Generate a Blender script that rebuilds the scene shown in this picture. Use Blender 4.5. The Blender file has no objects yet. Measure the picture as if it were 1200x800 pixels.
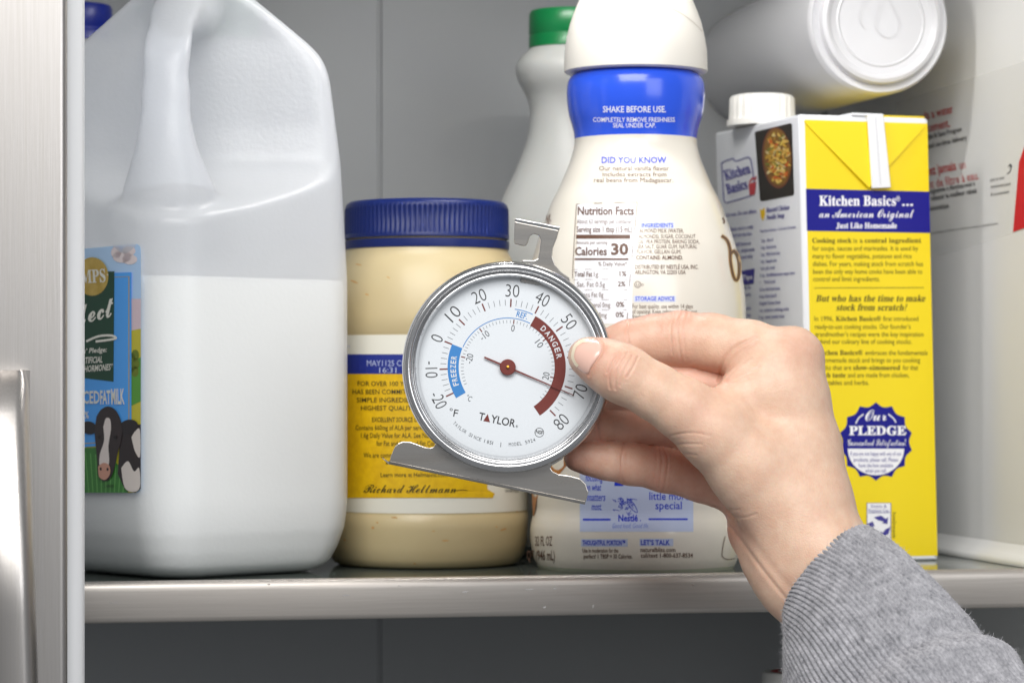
import bpy, bmesh, math, random
import numpy as np
from mathutils import Vector
from mathutils.bvhtree import BVHTree

rnd = random.Random(7)
scene = bpy.context.scene
COL = scene.collection

# ------------------------------------------------------------------ camera, world, lights
F = 3333.33            # focal length in picture pixels (100 mm lens, 1200 px wide picture)
EYE = 82.5             # eye height above the shelf, mm
HY = 450.0             # horizon row
S = 0.001              # mm -> m

cam_d = bpy.data.cameras.new('camera')
cam = bpy.data.objects.new('camera', cam_d)
COL.objects.link(cam)
cam.location = (0, 0, EYE * S)
cam.rotation_euler = (math.radians(90), 0, 0)
cam_d.lens = 100
cam_d.sensor_width = 36
cam_d.shift_y = (HY - 400.0) / 1200.0
cam_d.clip_start = 0.05
cam_d.clip_end = 50
cam_d.dof.use_dof = True
cam_d.dof.focus_distance = 1.118
cam_d.dof.aperture_fstop = 17
scene.camera = cam

world = bpy.data.worlds.new('World')
scene.world = world
world.use_nodes = True
bg = world.node_tree.nodes['Background']
bg.inputs['Color'].default_value = (0.93, 0.96, 1.0, 1)
bg.inputs['Strength'].default_value = 0.22


def area_light(name, loc, target, sx, sy, power, color=(1, 1, 1)):
    d = bpy.data.lights.new(name, 'AREA')
    d.shape = 'RECTANGLE'
    d.size = sx
    d.size_y = sy
    d.energy = power
    d.color = color
    o = bpy.data.objects.new(name, d)
    COL.objects.link(o)
    o.location = loc
    o.rotation_euler = (Vector(target) - Vector(loc)).to_track_quat('-Z', 'Y').to_euler()
    return o


area_light('softbox_key', (-0.12, 0.06, 0.92), (0.0, 1.20, 0.08), 1.1, 0.75, 18.5, (1.0, 0.985, 0.96))
area_light('softbox_fill', (0.75, -0.05, 0.45), (0.0, 1.22, 0.10), 0.7, 0.7, 4.2, (0.97, 0.985, 1.0))

scene.view_settings.view_transform = 'Standard'
scene.view_settings.look = 'None'
scene.view_settings.exposure = 0.2
scene.view_settings.gamma = 1.0
scene.view_settings.use_curve_mapping = False
scene.cycles.max_bounces = 12
scene.cycles.diffuse_bounces = 8
scene.cycles.transmission_bounces = 12
scene.cycles.transparent_max_bounces = 16
scene.cycles.caustics_reflective = False
scene.cycles.caustics_refractive = False
scene.cycles.use_denoising = True

# ------------------------------------------------------------------ helpers


def lin(c):
    out = []
    for v in c[:3]:
        v = v / 255.0
        out.append(v / 12.92 if v <= 0.04045 else ((v + 0.055) / 1.055) ** 2.4)
    return (*out, 1.0)


def pmat(name, rgb, rough=0.5, metal=0.0, coat=0.0, bump=None, vary=None, spec=0.5, sss=0.0, stretch=None):
    m = bpy.data.materials.new(name)
    m.use_nodes = True
    nt = m.node_tree
    b = nt.nodes['Principled BSDF']
    b.inputs['Base Color'].default_value = lin(rgb)
    b.inputs['Roughness'].default_value = rough
    b.inputs['Metallic'].default_value = metal
    b.inputs['Specular IOR Level'].default_value = spec
    b.inputs['Coat Weight'].default_value = coat
    b.inputs['Coat Roughness'].default_value = 0.12
    if sss:
        b.inputs['Subsurface Weight'].default_value = sss
        b.inputs['Subsurface Radius'].default_value = (1, 0.6, 0.4)
        b.inputs['Subsurface Scale'].default_value = 0.002
    tc = nt.nodes.new('ShaderNodeTexCoord')
    vec = tc.outputs['Object']
    if stretch:
        mp = nt.nodes.new('ShaderNodeMapping')
        mp.inputs['Scale'].default_value = stretch
        nt.links.new(vec, mp.inputs['Vector'])
        vec = mp.outputs['Vector']
    if bump:
        n = nt.nodes.new('ShaderNodeTexNoise')
        n.inputs['Scale'].default_value = bump[0]
        n.inputs['Detail'].default_value = 4
        nt.links.new(vec, n.inputs['Vector'])
        bp = nt.nodes.new('ShaderNodeBump')
        bp.inputs['Strength'].default_value = bump[1]
        bp.inputs['Distance'].default_value = 0.0004
        nt.links.new(n.outputs['Fac'], bp.inputs['Height'])
        nt.links.new(bp.outputs['Normal'], b.inputs['Normal'])
    if vary:
        n2 = nt.nodes.new('ShaderNodeTexNoise')
        n2.inputs['Scale'].default_value = vary[0]
        n2.inputs['Detail'].default_value = 5
        nt.links.new(vec, n2.inputs['Vector'])
        mx = nt.nodes.new('ShaderNodeMix')
        mx.data_type = 'RGBA'
        mx.inputs['A'].default_value = lin(rgb)
        mx.inputs['B'].default_value = lin(vary[1])
        cr = nt.nodes.new('ShaderNodeValToRGB')
        cr.color_ramp.elements[0].position = 0.35
        cr.color_ramp.elements[1].position = 0.68
        nt.links.new(n2.outputs['Fac'], cr.inputs['Fac'])
        nt.links.new(cr.outputs['Color'], mx.inputs['Factor'])
        nt.links.new(mx.outputs['Result'], b.inputs['Base Color'])
        if len(vary) > 2:
            ma = nt.nodes.new('ShaderNodeMath')
            ma.operation = 'MULTIPLY_ADD'
            ma.inputs[1].default_value = vary[2]
            ma.inputs[2].default_value = rough - vary[2] * 0.5
            nt.links.new(n2.outputs['Fac'], ma.inputs[0])
            nt.links.new(ma.outputs[0], b.inputs['Roughness'])
    return m


OFF = {}


def P(px, py, D):
    """point (mm) seen at picture position px,py at depth D (mm)"""
    return np.array([(px - 600.0) / F * D, D, EYE + (HY - py) / F * D])


def Pv(px, py, D):
    px, py, D = np.asarray(px, float), np.asarray(py, float), np.asarray(D, float)
    return np.stack([(px - 600.0) / F * D, D + 0 * px, EYE + (HY - py) / F * D], -1)


def tag(o, label=None, cat=None, group=None, kind=None):
    if label: o['label'] = label
    if cat: o['category'] = cat
    if group: o['group'] = group
    if kind: o['kind'] = kind
    return o


def thing(name, loc, label, cat, group=None):
    o = bpy.data.objects.new(name, None)
    o.empty_display_size = 0.02
    COL.objects.link(o)
    o.location = [c * S for c in loc]
    OFF[o.name] = np.array(loc, float)
    return tag(o, label, cat, group)


def mk(name, verts, faces, mat, parent=None, smooth=True, sharp=35, loc=None):
    """link one mesh object; verts in world mm"""
    verts = np.asarray(verts, float)
    if parent is not None:
        off = OFF[parent.name]
    else:
        off = np.array(loc if loc is not None else (0, 0, 0), float)
    me = bpy.data.meshes.new(name)
    me.from_pydata(((verts - off) * S).tolist(), [], [list(map(int, f)) for f in faces])
    if smooth:
        me.polygons.foreach_set('use_smooth', [True] * len(me.polygons))
        if sharp < 180:
            me.set_sharp_from_angle(angle=math.radians(sharp))
    me.materials.append(mat)
    o = bpy.data.objects.new(name, me)
    COL.objects.link(o)
    if parent is not None:
        o.parent = parent
    else:
        o.location = off * S
    OFF[o.name] = off
    return o


def fix_normals(o):
    bm = bmesh.new()
    bm.from_mesh(o.data)
    bmesh.ops.recalc_face_normals(bm, faces=bm.faces)
    bm.to_mesh(o.data)
    bm.free()
    return o


class MB:
    def __init__(self):
        self.v, self.f = [], []

    def add(self, v, f):
        n = len(self.v)
        self.v.extend([tuple(map(float, p)) for p in v])
        self.f.extend([[i + n for i in q] for q in f])
        return self


def box_geo(fr, a0, a1, b0, b1, z0, z1):
    c = [fr(a, b, z) for z in (z0, z1) for (a, b) in ((a0, b0), (a1, b0), (a1, b1), (a0, b1))]
    f = [(3, 2, 1, 0), (4, 5, 6, 7), (0, 1, 5, 4), (1, 2, 6, 5), (2, 3, 7, 6), (3, 0, 4, 7)]
    return c, f


def lathe_geo(prof, fr, seg=64, cap0=True, cap1=True, rib=None):
    """prof: (r,h) list; fr(a,b,h) -> point; rib(i_ring, theta)->radius offset"""
    v, f = [], []
    n = len(prof)
    for i, (r, h) in enumerate(prof):
        for k in range(seg):
            t = 2 * math.pi * k / seg
            rr = r + (rib(i, t, k) if rib else 0)
            v.append(fr(rr * math.cos(t), rr * math.sin(t), h))
    for i in range(n - 1):
        for k in range(seg):
            k2 = (k + 1) % seg
            f.append((i * seg + k, i * seg + k2, (i + 1) * seg + k2, (i + 1) * seg + k))
    if cap0: f.append(tuple(range(seg - 1, -1, -1)))
    if cap1: f.append(tuple(range((n - 1) * seg, n * seg)))
    return v, f


def up_frame(cx, cy, cz=0.0):
    return lambda a, b, h: np.array([cx + a, cy + b, cz + h])


def smooth_prof(pts, n=6):
    """Catmull-Rom through profile points"""
    pts = [np.array(p, float) for p in pts]
    out = []
    for i in range(len(pts) - 1):
        p0 = pts[max(i - 1, 0)]; p1 = pts[i]; p2 = pts[i + 1]; p3 = pts[min(i + 2, len(pts) - 1)]
        for k in range(n):
            t = k / n
            out.append(0.5 * ((2 * p1) + (-p0 + p2) * t + (2 * p0 - 5 * p1 + 4 * p2 - p3) * t * t + (-p0 + 3 * p1 - 3 * p2 + p3) * t ** 3))
    out.append(pts[-1])
    return out


# ---- decals: print laid on a surface that is looked up along the line of sight
class Plane:
    def __init__(self, p0, n):
        self.p0 = np.array(p0, float)
        n = np.array(n, float)
        self.n = n / np.linalg.norm(n)

    def hit(self, px, py, off):
        d = np.stack([(np.asarray(px) - 600.0) / F, np.ones(len(px)), (HY - np.asarray(py)) / F], -1)
        o = np.array([0, 0, EYE])
        t = ((self.p0 + self.n * off - o) @ self.n) / (d @ self.n)
        return o + d * t[:, None]


class Rev:
    def __init__(self, cx, cy, prof):
        pr = sorted([(h, r) for r, h in prof])
        self.hz = np.array([p[0] for p in pr]); self.rr = np.array([p[1] for p in pr])
        self.cx, self.cy = cx, cy

    def r(self, z):
        return np.interp(z, self.hz, self.rr)

    def hit(self, px, py, off):
        dx = (np.asarray(px, float) - 600.0) / F
        dz = (HY - np.asarray(py, float)) / F
        D = np.full(len(dx), self.cy - 40.0)
        for _ in range(12):
            r = self.r(EYE + dz * D) + off
            a = dx * dx + 1; b = -2 * (dx * self.cx + self.cy); c = self.cx ** 2 + self.cy ** 2 - r * r
            disc = np.maximum(b * b - 4 * a * c, 0)
            D = 0.6 * D + 0.4 * (-b - np.sqrt(disc)) / (2 * a)
        return np.stack([dx * D, D, EYE + dz * D], -1)


STY = {'b': (0x1D400, 0x1D41A, 0x1D7CE), 'i': (0x1D434, 0x1D44E, None), 'bi': (0x1D468, 0x1D482, 0x1D7CE),
       's': (0x1D4D0, 0x1D4EA, None), 'sb': (0x1D5D4, 0x1D5EE, 0x1D7EC), 'si': (0x1D608, 0x1D622, None),
       'sbi': (0x1D63C, 0x1D656, 0x1D7EC)}


def style(txt, st):
    if not st or st not in ('b', 's'): return txt
    U, L, N = STY[st]
    out = ''
    for ch in txt:
        if 'A' <= ch <= 'Z': out += chr(U + ord(ch) - 65)
        elif 'a' <= ch <= 'z':
            out += chr(0x210E) if (st == 'i' and ch == 'h') else chr(L + ord(ch) - 97)
        elif '0' <= ch <= '9' and N: out += chr(N + ord(ch) - 48)
        else: out += ch
    return out


TCACHE = {}
TXS = bpy.data.scenes.new('text_scratch')


def glyphs(txt, st=None, bold=0.0, res=2):
    key = (txt, st, bold, res)
    if key in TCACHE: return TCACHE[key]
    cu = bpy.data.curves.new('tmp_text', 'FONT')
    cu.body = style(txt, st)
    cu.size = 1.0
    cu.resolution_u = res
    cu.offset = bold
    cu.fill_mode = 'FRONT'
    ob = bpy.data.objects.new('tmp_text', cu)
    TXS.collection.objects.link(ob)
    TXS.view_layers[0].update()
    dg = TXS.view_layers[0].depsgraph
    me = bpy.data.meshes.new_from_object(ob.evaluated_get(dg))
    v = np.zeros(len(me.vertices) * 3)
    me.vertices.foreach_get('co', v)
    v = v.reshape(-1, 3)[:, :2]
    f = [tuple(p.vertices) for p in me.polygons]
    bpy.data.objects.remove(ob)
    bpy.data.curves.remove(cu)
    bpy.data.meshes.remove(me)
    TCACHE[key] = (v, f)
    return v, f


H0 = None
JOINED = ('lettering', 'food_pieces', 'fine_scale', 'numerals', 'oil_flecks', 'crop_rows', 'trees', 'script_mark', 'date_print', 'arc_lettering', 'drop_emblem', 'cow_nostrils', 'recycle_mark')


class Print:
    """collects flat print in picture pixels and lays it on a surface"""

    def __init__(self, surf, off=0.15):
        self.surf, self.off = surf, off
        self.v, self.f = [], []

    def add(self, v, f):
        n = len(self.v)
        self.v.extend([tuple(p) for p in v])
        self.f.extend([[i + n for i in q] for q in f])

    def text(self, txt, x, y, h, w=None, ang=0.0, st=None, bold=0.0, shear=0.0, al='l', res=2, xs=1.0):
        global H0
        if H0 is None:
            H0 = glyphs('H')[0][:, 1].max()
        if st == 'bi': st, shear = 'b', shear + 0.2
        elif st == 'i': st, shear = 'b', shear + 0.2
        elif st == 'sb': st, bold = None, bold + 0.02
        elif st == 'si': st, shear = None, shear + 0.2
        elif st == 'sbi': st, bold, shear = None, bold + 0.02, shear + 0.2
        v, f = glyphs(txt, st, bold, res)
        if len(v) == 0: return
        v = v.copy()
        x0, x1 = v[:, 0].min(), v[:, 0].max()
        k = h / H0
        sx = k * xs if w is None else w / (x1 - x0)
        X = (v[:, 0] - x0) * sx
        Y = v[:, 1] * k
        X = X + Y * shear
        W = (x1 - x0) * sx
        if al == 'c': X = X - W / 2
        elif al == 'r': X = X - W
        c, s = math.cos(ang), math.sin(ang)          # ang > 0 turns the line downwards (clockwise)
        px = x + X * c + Y * s
        py = y + X * s - Y * c
        self.add(np.stack([px, py], -1), f)

    def rect(self, x0, y0, x1, y1, nx=1, ny=1):
        xs = np.linspace(x0, x1, nx + 1); ys = np.linspace(y0, y1, ny + 1)
        v = [(a, b) for b in ys for a in xs]
        f = [(j * (nx + 1) + i, (j + 1) * (nx + 1) + i, (j + 1) * (nx + 1) + i + 1, j * (nx + 1) + i + 1) for j in range(ny) for i in range(nx)]
        self.add(v, f)

    def poly(self, pts):
        self.add(pts, [tuple(range(len(pts)))])

    def ell(self, cx, cy, rx, ry, n=24, rot=0.0):
        self.poly([(cx + rx * math.cos(t) * math.cos(rot) - ry * math.sin(t) * math.sin(rot),
                    cy + rx * math.cos(t) * math.sin(rot) + ry * math.sin(t) * math.cos(rot)) for t in [2 * math.pi * i / n for i in range(n)]])

    def stroke(self, pts, w, closed=False):
        pts = [np.array(p, float) for p in pts]
        n = len(pts)
        ws = w if isinstance(w, (list, tuple)) else [w] * n
        v = []
        for i in range(n):
            a = pts[(i - 1) % n] if closed else pts[max(i - 1, 0)]
            b = pts[(i + 1) % n] if closed else pts[min(i + 1, n - 1)]
            d = b - a
            d = d / (np.linalg.norm(d) + 1e-9)
            nn = np.array([-d[1], d[0]]) * ws[i] / 2
            v += [pts[i] + nn, pts[i] - nn]
        f = [(2 * i, 2 * i + 1, 2 * ((i + 1) % n) + 1, 2 * ((i + 1) % n)) for i in range(n if closed else n - 1)]
        self.add(v, f)

    def curve(self, pts, w, n=6, closed=False):
        p = smooth_prof(pts, n)
        self.stroke(p, w, closed)

    def arc(self, cx, cy, r, a0, a1, w, n=40):
        """angles clockwise from up, degrees"""
        self.stroke([(cx + r * math.sin(math.radians(a0 + (a1 - a0) * i / n)), cy - r * math.cos(math.radians(a0 + (a1 - a0) * i / n))) for i in range(n + 1)], w)

    def build(self, name, mat, parent, label=None):
        v = np.array(self.v, float)
        pts = self.surf.hit(v[:, 0], v[:, 1], self.off)
        # face the eye
        ff = []
        for q in self.f:
            ar = 0.0
            for i in range(len(q)):
                a, b = v[q[i]], v[q[(i + 1) % len(q)]]
                ar += a[0] * b[1] - a[1] * b[0]
            ff.append(list(q) if ar < 0 else list(q)[::-1])
        o = mk(name, pts, ff, mat, parent, smooth=False)
        if label: o['label'] = label
        if name in JOINED: o['kind'] = 'stuff'
        return o


# ---- implicit surfaces
def seg_sdf(X, Y, Z, a, b):
    """tapered capsule; a,b = (x,y,z,r)"""
    ax, ay, az, ra = a
    bx, by, bz, rb = b
    dx, dy, dz = bx - ax, by - ay, bz - az
    L = dx * dx + dy * dy + dz * dz + 1e-9
    t = ((X - ax) * dx + (Y - ay) * dy + (Z - az) * dz) / L
    np.clip(t, 0, 1, out=t)
    return np.sqrt((X - ax - t * dx) ** 2 + (Y - ay - t * dy) ** 2 + (Z - az - t * dz) ** 2) - (ra + (rb - ra) * t)


def smin(a, b, k):
    h = np.maximum(k - np.abs(a - b), 0) / k
    return np.minimum(a, b) - h * h * k * 0.25


def smax(a, b, k):
    return -smin(-a, -b, k)


def chain(X, Y, Z, pts, k=6):
    d = None
    for a, b in zip(pts[:-1], pts[1:]):
        s = seg_sdf(X, Y, Z, a, b)
        d = s if d is None else smin(d, s, k)
    return d


def surface_nets(G, org, h):
    nx, ny, nz = G.shape
    neg = G < 0
    cnt = np.zeros((nx - 1, ny - 1, nz - 1), np.int8)
    for i in (0, 1):
        for j in (0, 1):
            for k in (0, 1):
                cnt += neg[i:nx - 1 + i, j:ny - 1 + j, k:nz - 1 + k]
    act = (cnt > 0) & (cnt < 8)
    I, J, K = np.nonzero(act)
    idx = -np.ones(act.shape, np.int64)
    idx[I, J, K] = np.arange(len(I))
    acc = np.zeros((len(I), 3)); num = np.zeros(len(I))
    corners = [(i, j, k) for i in (0, 1) for j in (0, 1) for k in (0, 1)]
    for a in corners:
        for ax in range(3):
            if a[ax]: continue
            b = list(a); b[ax] = 1
            ga = G[I + a[0], J + a[1], K + a[2]]; gb = G[I + b[0], J + b[1], K + b[2]]
            m = (ga < 0) != (gb < 0)
            t = np.where(m, ga / np.where(ga - gb == 0, 1, ga - gb), 0)
            p = np.array(a, float)[None].repeat(len(I), 0)
            p[:, ax] += t
            acc[m] += p[m]; num[m] += 1
    V = (np.stack([I, J, K], -1) + acc / np.maximum(num, 1)[:, None]) * h + np.array(org)
    quads = []
    for ax in range(3):
        o1, o2 = [(1, 2), (2, 0), (0, 1)][ax]
        sl0 = [slice(None)] * 3; sl1 = [slice(None)] * 3
        sl0[ax] = slice(0, -1); sl1[ax] = slice(1, None)
        n0 = neg[tuple(sl0)]; n1 = neg[tuple(sl1)]
        ch = n0 != n1
        c = np.stack(np.nonzero(ch), -1)
        ok = (c[:, o1] > 0) & (c[:, o2] > 0) & (c[:, o1] < G.shape[o1] - 1) & (c[:, o2] < G.shape[o2] - 1)
        c = c[ok]
        flip = n0[c[:, 0], c[:, 1], c[:, 2]]
        e1 = np.zeros(3, int); e1[o1] = 1
        e2 = np.zeros(3, int); e2[o2] = 1

        def g(q): return idx[q[:, 0], q[:, 1], q[:, 2]]
        q = np.stack([g(c - e1 - e2), g(c - e2), g(c), g(c - e1)], -1)
        q[~flip] = q[~flip][:, ::-1]
        quads.append(q)
    Q = np.concatenate(quads)
    Q = Q[(Q >= 0).all(1)]
    return V, Q


def smooth_mesh(V, Q, it=3, lam=0.5):
    for _ in range(it):
        acc = np.zeros_like(V); num = np.zeros(len(V))
        for a, b in ((0, 1), (1, 2), (2, 3), (3, 0)):
            np.add.at(acc, Q[:, a], V[Q[:, b]]); np.add.at(num, Q[:, a], 1)
            np.add.at(acc, Q[:, b], V[Q[:, a]]); np.add.at(num, Q[:, b], 1)
        V = V + lam * (acc / np.maximum(num, 1)[:, None] - V)
    return V


# fridge frame: turned 12 degrees to the line of sight
YAW = math.radians(12)
UC, US = math.cos(YAW), math.sin(YAW)


def FR(a, b, z=0.0):
    return np.array([-174.5 + a * UC - b * US, 1170.0 + a * US + b * UC, z])


# ------------------------------------------------------------------ materials
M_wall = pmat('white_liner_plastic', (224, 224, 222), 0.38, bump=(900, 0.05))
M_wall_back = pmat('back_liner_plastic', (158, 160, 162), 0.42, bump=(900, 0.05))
M_steel = pmat('brushed_steel', (192, 188, 185), 0.36, 1.0, bump=(40, 0.07), vary=(24, (182, 178, 174), 0.1), stretch=(40, 40, 1))
M_trim = pmat('brushed_trim_steel', (184, 178, 172), 0.42, 0.7, bump=(40, 0.06), vary=(24, (174, 168, 162), 0.12), stretch=(1, 1, 40))
M_chrome = pmat('polished_steel', (216, 216, 217), 0.2, 1.0, vary=(60, (206, 206, 207), 0.1))
M_satin = pmat('satin_sheet_steel', (206, 202, 197), 0.26, 1.0, bump=(26, 0.12), vary=(30, (184, 179, 173), 0.14), stretch=(1, 1, 9))
M_gasket = pmat('white_gasket', (226, 227, 229), 0.5)
M_white = pmat('white_plastic', (232, 230, 225), 0.36, coat=0.15, bump=(700, 0.03))
M_capwhite = pmat('white_cap_plastic', (226, 222, 214), 0.4, bump=(1500, 0.05))

# ------------------------------------------------------------------ setting: refrigerator interior
A_W = 427.0      # right wall
B_B = 300.0      # back wall
ZB, ZT = -190.0, 345.0


def wall_sheet():
    """back and right wall, one moulded liner each with a rounded corner"""
    n = 12
    R = 45.0
    pts = []
    for i in range(n + 1):
        t = math.pi / 2 * i / n
        pts.append((A_W - R + R * math.sin(t), B_B - R + R * math.cos(t)))
    return pts


corner = wall_sheet()
half = len(corner) // 2


def extrude_line(pts, z0, z1, thick_dir):
    v, f = [], []
    for (a, b) in pts:
        v.append(FR(a, b, z0)); v.append(FR(a, b, z1))
    n = len(pts)
    for i in range(n - 1):
        f.append((2 * i, 2 * i + 2, 2 * i + 3, 2 * i + 1))
    m = len(v)
    for (a, b) in pts:
        v.append(FR(a + thick_dir[0], b + thick_dir[1], z0)); v.append(FR(a + thick_dir[0], b + thick_dir[1], z1))
    for i in range(n - 1):
        f.append((m + 2 * i + 1, m + 2 * i + 3, m + 2 * i + 2, m + 2 * i))
    f.append((0, 1, m + 1, m)); f.append((2 * n - 2, m + 2 * n - 2, m + 2 * n - 1, 2 * n - 1))
    f.append(tuple([2 * i for i in range(n)][::-1] + [m + 2 * i for i in range(n)]))
    f.append(tuple([2 * i + 1 for i in range(n)] + [m + 2 * i + 1 for i in range(n)][::-1]))
    return v, f


# back wall carries a shallow recessed seam
seam_a = 171.0
back_pts = [(-90, B_B), (seam_a - 1.2, B_B), (seam_a - 0.6, B_B + 1.2), (seam_a + 0.6, B_B + 1.2), (seam_a + 1.2, B_B)] + corner[:half + 1]
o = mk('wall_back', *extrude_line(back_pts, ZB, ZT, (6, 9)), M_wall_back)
tag(fix_normals(o), kind='structure')
o = mk('wall_right', *extrude_line(corner[half:] + [(A_W, -25)], ZB, ZT, (9, 6)), M_wall)
tag(fix_normals(o), kind='structure')
o = mk('ceiling', *box_geo(FR, -90, A_W + 6, -22, B_B + 6, ZT + 0.5, ZT + 14), M_wall)
tag(o, kind='structure')
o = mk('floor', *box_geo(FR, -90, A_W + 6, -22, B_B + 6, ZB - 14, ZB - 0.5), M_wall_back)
tag(o, kind='structure')

# light strip at the ceiling front
t = thing('light_strip', FR(215, 18, ZT), 'slim white light strip with six diodes under the refrigerator ceiling', 'light strip')
mk('housing', *box_geo(FR, 165, 265, 12, 26, ZT - 5, ZT), M_wall, t)
M_led = bpy.data.materials.new('lit_diode')
M_led.use_nodes = True
nt = M_led.node_tree
nt.nodes.remove(nt.nodes['Principled BSDF'])
em = nt.nodes.new('ShaderNodeEmission')
em.inputs['Color'].default_value = (1, 0.98, 0.95, 1)
em.inputs['Strength'].default_value = 640
nt.links.new(em.outputs[0], nt.nodes['Material Output'].inputs[0])
for i in range(6):
    a = 172 + i * 17
    mk('diode', *box_geo(FR, a - 2, a + 2, 17, 21, ZT - 7, ZT - 5), M_led, t)

# shelf
M_glass = bpy.data.materials.new('shelf_glass')
M_glass.use_nodes = True
nt = M_glass.node_tree
b = nt.nodes['Principled BSDF']
b.inputs['Base Color'].default_value = lin((92, 100, 96))
b.inputs['Roughness'].default_value = 0.07
b.inputs['IOR'].default_value = 1.5
b.inputs['Transmission Weight'].default_value = 0.25
tc = nt.nodes.new('ShaderNodeTexCoord')
nz = nt.nodes.new('ShaderNodeTexNoise')
nz.inputs['Scale'].default_value = 120
nz.inputs['Detail'].default_value = 6
ma = nt.nodes.new('ShaderNodeMath'); ma.operation = 'MULTIPLY_ADD'
ma.inputs[1].default_value = 0.22; ma.inputs[2].default_value = -0.02
nt.links.new(tc.outputs['Object'], nz.inputs['Vector'])
nt.links.new(nz.outputs['Fac'], ma.inputs[0])
nt.links.new(ma.outputs[0], b.inputs['Roughness'])

shelf = thing('refrigerator_shelf', FR(190, 0, -16), 'glass refrigerator shelf with brushed metal front edge carrying the groceries', 'shelf')
mk('glass_plate', *box_geo(FR, -80, A_W - 1.5, 3.2, B_B - 20, -5.0, 0.0), M_glass, shelf)
# front trim, rounded section swept along the shelf front
sec = [(3.0, -0.4), (3.0, 0.6), (2.0, 1.3), (0.4, 1.2), (-1.0, 0.3), (-1.6, -1.4), (-1.7, -3), (-1.7, -13.6), (-1.2, -15.2), (0.2, -15.9), (3.0, -15.9), (9, -15.9), (9, -14.5), (3.0, -14.5), (3.0, -5.4)]
v, f = [], []
na = 60
for i in range(na + 1):
    a = -80 + (A_W - 2 + 80) * i / na
    for (bb, z) in sec:
        v.append(FR(a, bb, z))
ns = len(sec)
for i in range(na):
    for k in range(ns):
        k2 = (k + 1) % ns
        f.append((i * ns + k, (i + 1) * ns + k, (i + 1) * ns + k2, i * ns + k2))
f.append(tuple(range(ns))); f.append(tuple(range(na * ns, (na + 1) * ns))[::-1])
trim = fix_normals(mk('front_trim', v, f, M_trim, shelf, sharp=50))
# nicks and dents on the trim
nick = MB()
for (px, py, w, h) in ((315, 684, 4, 1.0), (405, 697, 10, 1.2), (545, 693, 9, 1.5), (620, 690, 12, 1.2), (638, 711, 4, 2.2), (695, 710, 2, 4), (130, 706, 5, .8), (650, 689, 5, 1.2), (812, 685, 4, 1.2), (468, 686, 4, .8)):
    pl = Plane(FR(0, -1.72), FR(0, -1) - FR(0, 0))
    pts = [(px - w / 2, py + h * .3), (px - w * .2, py - h * .4), (px + w * .3, py - h / 2), (px + w / 2, py - h * .2), (px + w * .1, py + h / 2)]
    q = pl.hit([p[0] for p in pts], [p[1] for p in pts], 0.05)
    nick.add(q, [(4, 3, 2, 1, 0)])
mk('scratch_marks', nick.v, nick.f, pmat('worn_bright_metal', (235, 232, 228), 0.25, 1.0), shelf)['kind'] = 'stuff'
# rounded rail along the wall that carries the glass
sec = [(A_W - 0.8, 0.2), (A_W - 9, 0.2), (A_W - 9.5, 2.0), (A_W - 8, 3.6), (A_W - 5, 5.0), (A_W - 2.5, 6.6), (A_W - 0.8, 9)]
v, f = [], []
for bb in np.linspace(12, B_B - 46, 24):
    for (a, z) in sec: v.append(FR(a, bb, z))
ns = len(sec)
for i in range(23):
    for k in range(ns):
        k2 = (k + 1) % ns
        f.append((i * ns + k, (i + 1) * ns + k, (i + 1) * ns + k2, i * ns + k2))
f.append(tuple(range(ns))); f.append(tuple(range(23 * ns, 24 * ns))[::-1])
fix_normals(mk('side_rail', v, f, M_wall, shelf, sharp=60))

# ------------------------------------------------------------------ door at the left
door = thing('refrigerator_door', FR(-80, -60, -170), 'closed brushed steel refrigerator door with pale edge trim and vertical handle', 'door')


def rounded_slab(a0, a1, b0, b1, r, z0, z1, n=8):
    pts = [(a0, b1), (a0, b0)]
    for i in range(n + 1):
        t = math.pi / 2 * i / n
        pts.append((a1 - r + r * math.sin(t), b0 + r - r * math.cos(t)))
    pts.append((a1, b1))
    v = [FR(a, bb, z0) for a, bb in pts] + [FR(a, bb, z1) for a, bb in pts]
    n_ = len(pts)
    f = [(i, (i + 1) % n_, n_ + (i + 1) % n_, n_ + i) for i in range(n_)]
    f += [tuple(range(n_))[::-1], tuple(range(n_, 2 * n_))]
    return v, f


def a_at(px, b):
    # fridge coordinate a of the point seen at column px, on the plane b
    k = (px - 600) / F
    return ((-174.5 - b * US) - k * (1170 + b * UC)) / (k * US - UC)


fix_normals(mk('steel_skin', *rounded_slab(-150, a_at(79, -92), -95, -46, 3.0, -168, 345), M_steel, door, sharp=40))
fix_normals(mk('edge_trim', *rounded_slab(-150, a_at(103, -62), -45, -25, 4.0, -168, 345), M_gasket, door, sharp=40))
fix_normals(mk('gasket', *rounded_slab(-150, a_at(99, -80), -82, -45.6, 6.0, -167.5, 344.5), M_gasket, door, sharp=40))
# handle: bowed bar with end post
v, f = [], []
zs = np.linspace(0, 1, 26)
ring = []
for t_ in zs:
    y = 434 + t_ * 420
    D = 1058 - 34 * math.sin(min(t_ * 1.5, 1) * math.pi / 2)
    xr = 32 + 13 * t_
    w = 16 + 2 * min(t_ * 8, 1)
    c = P(xr, y, D)
    th = 9 * min(0.45 + t_ * 6, 1)
    sq = []
    for k in range(16):
        an = 2 * math.pi * k / 16
        cx = np.sign(math.cos(an)) * abs(math.cos(an)) ** 0.55
        sy = np.sign(math.sin(an)) * abs(math.sin(an)) ** 0.55
        off = np.array([-w / 2 + cx * w / 2 * (1 if t_ > 0 else .9), sy * th, 0])
        sq.append(c + off)
    ring += sq
for i in range(25):
    for k in range(16):
        k2 = (k + 1) % 16
        f.append((i * 16 + k, i * 16 + k2, (i + 1) * 16 + k2, (i + 1) * 16 + k))
f.append(tuple(range(16))[::-1]); f.append(tuple(range(25 * 16, 26 * 16)))
h = fix_normals(mk('handle', ring, f, M_steel, door, sharp=45))
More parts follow.
